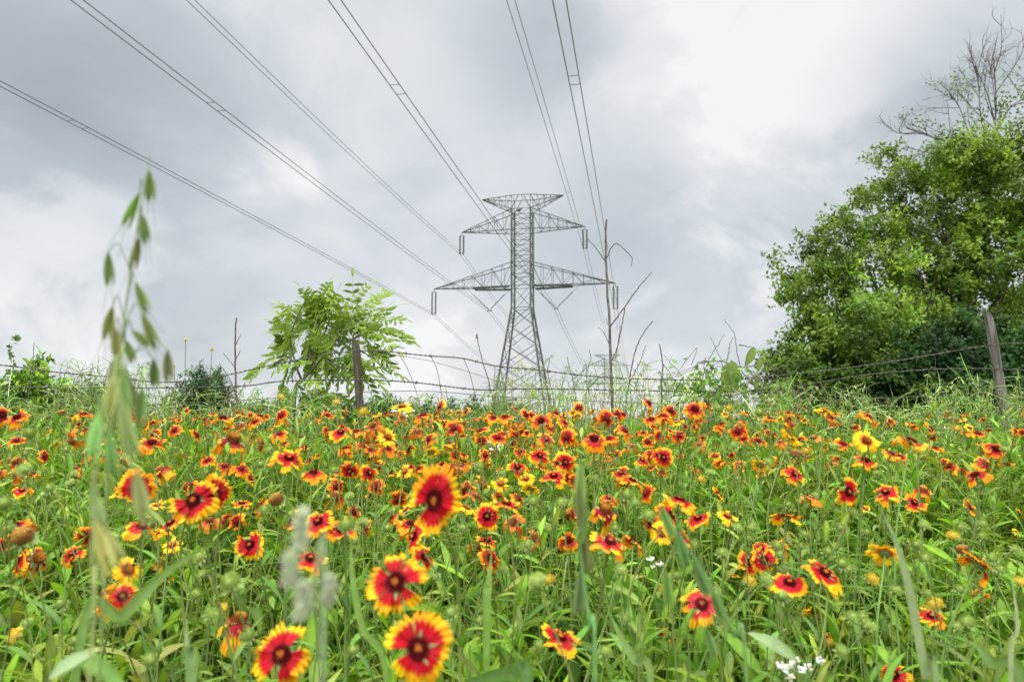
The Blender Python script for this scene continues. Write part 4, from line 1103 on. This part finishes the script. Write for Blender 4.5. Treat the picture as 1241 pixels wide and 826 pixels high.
ORD = ['first', 'second', 'third', 'fourth', 'fifth', 'sixth', 'seventh', 'eighth', 'ninth']
for k, its in cells.items():
    its.sort(key=lambda t: t[1])
    for i, (root, px, py, wd, fc, kd) in enumerate(its):
        lab = k
        if len(its) == 2: lab = k + (', left one', ', right one')[i]
        elif len(its) > 2: lab = k + ', %s from left' % ORD[min(i, 8)]
        lab = HERO.get((int(px), int(py)), lab)
        grp = {'h': 'brown seed heads in the meadow', 'b': 'yellow buds in the meadow', 'g': 'green buds in the meadow'}.get(kd, 'blanket flowers in the meadow')
        tag(root, lab, {'h': 'seed head', 'b': 'flower bud', 'g': 'flower bud'}.get(kd, 'flower'), grp)

# beyond the three hundred that show largest: the rest of the far flowers as one mass
m = MB(); rr_ = np.random.default_rng(91)
for _ in range(540):
    x_ = float(rr_.uniform(-160, 1400) if rr_.uniform() < .5 else np.clip(rr_.normal(640, 190), 20, 1230)); y_ = rr_.uniform(497, 575) if _ % 3 else rr_.uniform(497, 530)
    Y = float(np.interp(y_, [497, 530, 575], [3.3, 3.0, 2.3])) + rr_.uniform(-.35, .35); p = P(x_, y_, Y)
    if p[2] - float(ground_z(p[0], p[1])) < .2: continue
    kd = rr_.choice(list('qqqrqrqody')); v_ = int(rr_.integers(0, 5))
    me = shared(('petals', M_PETAL, kd, v_), lambda q: ring(q, kd))
    nvv = len(me.vertices); co = np.empty(nvv * 3); me.vertices.foreach_get('co', co); co = co.reshape(-1, 3)
    cc = np.empty(nvv * 4, np.float32); me.color_attributes['Col'].data.foreach_get('color', cc)
    R_ = rr_.uniform(.017, .025); z = Vector(norm(rr_.normal(0, .35, 3) + np.array([0, -.35, .8]))); xx = z.orthogonal().normalized(); yy = z.cross(xx)
    rot = np.array([xx, yy, z])
    fcs = np.array([list(pl.vertices) for pl in me.polygons])
    m.add(co @ rot * R_ + p, fcs, cc.reshape(-1, 4)[:, :3])
    q = MB(); disc(q, .32 * R_, .22 * R_, rr_, kd, False)
    for vv, ccc, in zip(q.v, q.c): pass
    off = 0
    V = np.concatenate(q.v) @ rot + p; C_ = np.concatenate(q.c)
    base_n = m.n
    m.v.append(V); m.c.append(C_)
    for kk, fl in q.f.items(): m.f.setdefault(kk, []).extend([ff + base_n for ff in fl])
    m.n += len(V)
    gz = float(ground_z(p[0], p[1])); tube(m, [[p[0] + rr_.normal(0, .03), p[1] + .02, gz], p - np.array(z) * .003], .0012, (.18, .25, .08), n=4)
tag(m.build('far_flowers', M_PETAL), 'thick far band of small red and orange flowers before the fence', 'flowers', kind='stuff')

# ------------------------------------------------------------------ other small blossoms
rw = np.random.default_rng(101)
for (px, py, wd, Y, nfl, lab) in ((970, 806, 50, 1.05, 9, 'small white blossom cluster near the lower edge, below the vine tangle'), (792, 681, 24, 1.5, 6, 'tiny white blossom cluster among leaves below the tall hooked stalk'),
                                  (600, 538, 20, 2.5, 6, 'flat white blossom in the far flowers under the pylon'), (489, 503, 24, 2.4, 6, 'pale white blossom under a yellow flower in the topmost row, by the dark post')):
    p = P(px, py, Y); b = np.array([p[0] + .01, p[1] + .03, float(ground_z(p[0], p[1])) - .01])
    root = tag(empty('white_blossom', tuple(b)), lab, 'flower', 'white blossoms in the meadow')
    q = MB(); j = p - np.array([0, 0, .05]); tube(q, smooth_path([b - b, lerp(b, j, .5) - b + np.array([.01, 0, 0]), j - b], 4), .0014, (.2, .27, .09), n=4)
    q.build('stem', M_STEM, root)
    for k in range(nfl):
        c = p + np.array([rw.uniform(-.5, .5) * wd, rw.uniform(-.3, .3) * wd, rw.uniform(-.32, .25) * wd]) * Y / FPX
        q = MB(); tube(q, smooth_path([j - b, lerp(j, c, .6) - b, c - b], 3), .0007, (.2, .27, .09), n=4); q.build('stalk', M_STEM, root)
        q = MB(); n_ = 14; R_ = wd * Y / FPX * .13
        a = rw.uniform(0, 6.28, n_); dd = np.stack([np.cos(a), np.sin(a) - .3, rw.uniform(-.1, .9, n_)], 1)
        ribbons(q, np.tile(c - b, (n_, 1)) + rw.normal(0, R_ * .25, (n_, 3)), dd, rw.normal(0, .4, (n_, 3)) + np.array([0, -.4, 1]), R_ * rw.uniform(.7, 1.1, n_), R_ * .75, .2, vary((.72, .74, .68), n_, .05, rw), rows=4, cols=3, shape='oval')
        q.build('floret', M_WHITE, root)
for (px, py, bx2, Y, R_, lab) in ((225, 412, 214, 3.2, .010, 'tiny yellow flower on a bare stalk, highest above the round dark tree'), (257, 424, 236, 3.2, .010, 'tiny yellow flower on a slanting stalk just right of the highest yellow one'),
                             (211, 443, 212, 3.2, .008, 'tiny yellow flower on a bare stalk at the left flank of the round dark tree'), (147, 453, 150, 2.2, .012, 'tiny yellow flower right beside the blurred wild oat stem'),
                             (24, 555, 20, 2.4, .008, 'tiny yellow flower low in the meadow near the photo border')):
    p = P(px, py, Y); f = P(bx2, 505, Y); b = np.array([f[0], Y + .03, float(ground_z(f[0], f[1])) - .01])
    root = tag(empty('yellow_flower', tuple(b)), lab, 'flower', 'small yellow flowers on bare stalks')
    q = MB(); tube(q, smooth_path([np.zeros(3), lerp(b, p, .5) - b + np.array([.015, 0, 0]), p - b], 5), .0022, (.12, .14, .06), n=5, r1=.0013); q.build('stem', M_STEM, root)
    q = MB(); n_ = 22; dd = norm(rw.normal(0, 1, (n_, 3)) + np.array([0, 0, .9]))
    ribbons(q, np.tile(p - b, (n_, 1)), dd, rw.normal(0, 1, (n_, 3)), R_ * 1.1, R_ * .55, .2, vary((.80, .62, .03), n_, .1, rw), rows=4, cols=2, shape='oval'); q.build('petals', M_PETAL, root)
    q = MB(); calyx(q, R_ * .8, rw, 8); o = q.build('bracts', M_STEM, root); o.location = tuple(p - b)

# ------------------------------------------------------------------ wild oat close to the lens, other near grasses
def oat(name, label, Y, stem_pts, spikes, col, sc=1.0, seed=0, wdt=.0017):
    r = np.random.default_rng(seed)
    f = P(*stem_pts[0], Y); b = np.array([f[0], f[1], float(ground_z(f[0], f[1])) - .01])
    root = tag(empty(name, tuple(b)), label, 'grass', 'wild oats near the lens')
    q = MB(); pth = smooth_path([np.zeros(3)] + [P(x, y, Y) - b for x, y in stem_pts], 6)
    tube(q, pth, wdt, vary(col, 1, .1, r)[0] * .9, n=6, r1=wdt * .35); q.build('stem', M_STEM, root)
    for (x, y, x2, y2, wp) in spikes:
        dy = r.normal(0, .015)
        a = P(x, y, Y + dy) - b; e = P(x2, y2, Y + dy) - b
        i = np.argmin(np.linalg.norm(pth - (a + np.array([0, 0, .0])), axis=1)); i = max(i - 2, 0)
        q = MB(); L = np.linalg.norm(e - a)
        lift = np.array([0, 0, .012])
        tube(q, smooth_path([pth[i], lerp(pth[i], a, .6) + lift, a], 4), .0004, vary(col, 1, .1, r)[0], n=4)
        d = norm(e - a); sdv = norm(np.cross(d, [0, -1, 0])); W = wp * Y / FPX * .72
        cc = vary(col, 1, .12, r)[0]
        for sg, nn in ((1, (0, -1, .1)), (-1, (0, 1, .1)), (.5, (.8, -.5, 0)), (-.5, (-.8, -.5, 0))):   # glumes of one spikelet
            ribbons(q, [a], [d + sdv * .10 * sg], [np.array(nn) + sdv * .3 * sg], L * r.uniform(.88, 1.0), W * .8, .05 * sg, cc * r.uniform(.85, 1.15), rows=8, fold=.5, shape='lance')
        for sg in (-1, 1):                                                                             # awns
            k = a + d * L * .55
            tube(q, [k, k + d * L * .5 + sdv * L * .06 * sg, k + d * L * 1.15 + sdv * L * .2 * sg * r.uniform(.4, 1.2)], .00028, cc * .8, n=3, r1=.00012)
        q.build('spikelet', M_GRASS, root)
    return root


OATC = (.20, .265, .11)
oat('wild_oat', 'tall blurred wild oat with hanging green spikelets rising into the sky', .46,
    [(120, 826), (124, 700), (132, 560), (142, 470), (149, 400), (157, 340), (166, 280), (176, 225), (181, 208)],
    [(180, 206, 182, 247, 15), (169, 234, 148, 278, 13), (172, 260, 177, 298, 14), (169, 288, 158, 330, 13), (131, 306, 132, 350, 14), (136, 372, 126, 415, 15), (139, 396, 142, 440, 14), (164, 342, 180, 382, 12), (172, 380, 191, 426, 13), (160, 400, 182, 421, 12),
     (152, 412, 162, 440, 13), (186, 435, 187, 472, 15), (203, 424, 203, 468, 14), (140, 430, 138, 480, 18), (155, 455, 160, 500, 16), (172, 470, 168, 520, 13)], OATC, seed=1, wdt=.0011)
oat('wild_oat', 'second blurred oat with pale drooping spikelets crossing the red flowers', .36,
    [(108, 830), (112, 720), (112, 640), (118, 560), (128, 500), (140, 455), (150, 440)],
    [(140, 450, 128, 505, 15), (150, 445, 150, 505, 15), (120, 500, 108, 560, 15), (132, 520, 136, 580, 14), (112, 590, 122, 650, 15), (116, 630, 132, 700, 16), (130, 640, 150, 690, 12), (165, 570, 176, 640, 18), (146, 480, 160, 560, 16)], (.40, .45, .20), seed=2, wdt=.0009)
oat('wild_oat', 'slim blurred oat crossing the meadow below the tall hooked stalk', .55,
    [(722, 830), (715, 760), (706, 690), (703, 640), (702, 590), (704, 565)], [(703, 560, 703, 610, 14), (700, 590, 706, 640, 13), (712, 620, 700, 660, 13), (705, 640, 712, 700, 12), (704, 690, 700, 750, 13)], (.18, .26, .09), seed=3)
oat('wild_oat', 'blurred drooping oat crossing the leaning flowers below the vine tangle', .6,
    [(905, 830), (890, 770), (868, 720), (838, 670), (812, 630), (800, 612)], [(800, 612, 818, 655, 12), (820, 640, 834, 690, 12), (840, 680, 862, 730, 12), (862, 715, 880, 762, 12), (806, 690, 812, 740, 14), (855, 760, 868, 800, 12)], (.18, .26, .09), seed=4)

# pale fluffy plume almost touching the lens
Y = .30; r_ = np.random.default_rng(61)
f = P(400, 826, Y); b = np.array([f[0], Y, float(ground_z(f[0], Y)) - .01])
root = tag(empty('fluffy_plume', tuple(b)), 'pale white fluffy plume, strongly blurred, left of the big open flowers', 'grass')
q = MB(); pth = smooth_path([np.zeros(3), P(392, 800, Y) - b, P(376, 745, Y) - b, P(362, 690, Y) - b, P(364, 640, Y) - b], 6); tube(q, pth, .0012, (.25, .32, .16), n=5, r1=.0006)
tube(q, smooth_path([P(376, 745, Y) - b, P(390, 725, Y) - b, P(399, 710, Y) - b], 4), .0006, (.25, .32, .16), n=4); q.build('stem', M_STEM, root)
for (x, y, rx, ry) in ((364, 642, 8, 22), (352, 690, 9, 18), (366, 728, 9, 20), (399, 714, 7, 14)):
    q = MB(); n = 700
    o = np.stack([r_.normal(0, rx * .35, n), r_.normal(0, rx * .35, n), r_.uniform(-ry, ry, n)], 1) * Y / FPX + P(x, y, Y) - b
    ribbons(q, o, norm(r_.normal(0, 1, (n, 3)) + np.array([0, 0, .5])), r_.normal(0, 1, (n, 3)), r_.uniform(4, 9, n) * Y / FPX, 2.6 * Y / FPX, .1, vary((.55, .58, .44), n, .08, r_), rows=3, cols=2)
    q.build('tuft', M_DRY, root)

# single long blades and broad leaves near the lens
for (Y, pts, wp, c, lab) in (
        (.75, [(1135, 860), (1122, 820), (1110, 760), (1098, 700), (1083, 650), (1066, 614)], 11, (.22, .29, .12), 'long curved grey-green blade standing right of the meadow middle'),
        (.62, [(95, 800), (150, 745), (205, 690), (262, 655)], 14, (.16, .27, .05), 'broad green blade slanting up to the right beside the wild oat'),
        (.6, [(60, 822), (118, 792)], 20, (.26, .34, .17), 'pale leaf curving to the right at the lower corner under the wild oat'),
        (.62, [(150, 830), (104, 796)], 18, (.14, .26, .05), 'bright green broad leaf beside the pale leaf at the lower edge'),
        (.7, [(232, 860), (228, 800), (226, 748)], 14, (.20, .30, .10), 'upright pale blade at the lower edge left of the wide open flower'),
        (1.0, [(965, 800), (912, 772)], 18, (.24, .32, .15), 'broad pale leaf bending over above the white blossom cluster'),
        (.9, [(640, 850), (620, 815), (585, 820), (560, 826)], 18, (.11, .22, .045), 'horizontal green leaf at the lower edge right of the largest flower'),
        (.95, [(1240, 850), (1200, 800), (1180, 778)], 15, (.13, .23, .05), 'slanting green leaf near the lower right corner'),
        (.9, [(470, 850), (440, 760), (428, 700), (424, 650)], 9, (.17, .28, .04), 'tall upright green blade left of the big open flowers'),
        (.95, [(590, 760), (592, 710), (596, 665)], 10, (.17, .29, .035), 'bright blade standing in front of the flower cluster under the pylon'),
        (.9, [(790, 840), (770, 800), (752, 770), (738, 740)], 10, (.19, .29, .07), 'slanting blade under the edge-on flower below the hooked stalk'),
        (.8, [(1225, 860), (1232, 760), (1226, 700)], 7, (.28, .33, .15), 'straw-coloured stem near the right border')):
    r_ = np.random.default_rng(int(pts[0][0]))
    Pq = [P(x, min(y, 840), Y + .03 * i / len(pts)) for i, (x, y) in enumerate(pts)]
    f = Pq[0]; b = np.array([f[0], f[1], float(ground_z(f[0], f[1])) - .01])
    if len(pts) == 2:                                            # a broad leaf on its own thin stalk
        q = MB(); Ln = np.linalg.norm(Pq[1] - Pq[0])
        ribbons(q, [Pq[0] - b], [Pq[1] - Pq[0] + np.array([0, -.02, .3 * Ln])], [(0, -.75, .8)], Ln * 1.1, wp * Y / FPX, .3, c, rows=10, fold=.35)
        tube(q, smooth_path([np.zeros(3), (Pq[0] - b) * .6 + np.array([.008, 0, 0]), Pq[0] - b], 4), .0015, (.2, .27, .09), n=5)
        o = q.build('broad_leaf', M_LEAF); o.location = tuple(b)
        tag(o, lab, 'leaf', 'single large leaves near the lens')
        continue
    c0 = smooth_path([b] + Pq, 6) - b; nn = len(c0)
    t = norm(np.gradient(c0, axis=0)); s = norm(np.cross(t, np.array([0, 1.0, .25]))); up_ = np.cross(s, t)
    tt = np.linspace(0, 1, nn); W = wp * Y / FPX * .5 * np.clip(np.minimum(.35 + tt * 1.6, (1 - tt) * 2.6), .03, 1)
    v = np.stack([c0 + s * W[:, None] - up_ * W[:, None] * .4, c0, c0 - s * W[:, None] - up_ * W[:, None] * .4], 1)
    i = np.arange(nn - 1)[:, None] * 3 + np.arange(2)[None]
    q = MB(); cc = np.tile(np.array(c), (nn * 3, 1)); cc[1::3] = cc[1::3] * .85 + .06
    q.add(v.reshape(-1, 3), np.stack([i, i + 1, i + 4, i + 3], -1).reshape(-1, 4), cc)
    o = q.build('grass_blade', M_GRASS); o.location = tuple(b)
    tag(o, lab, 'grass blade', 'single large blades near the lens')
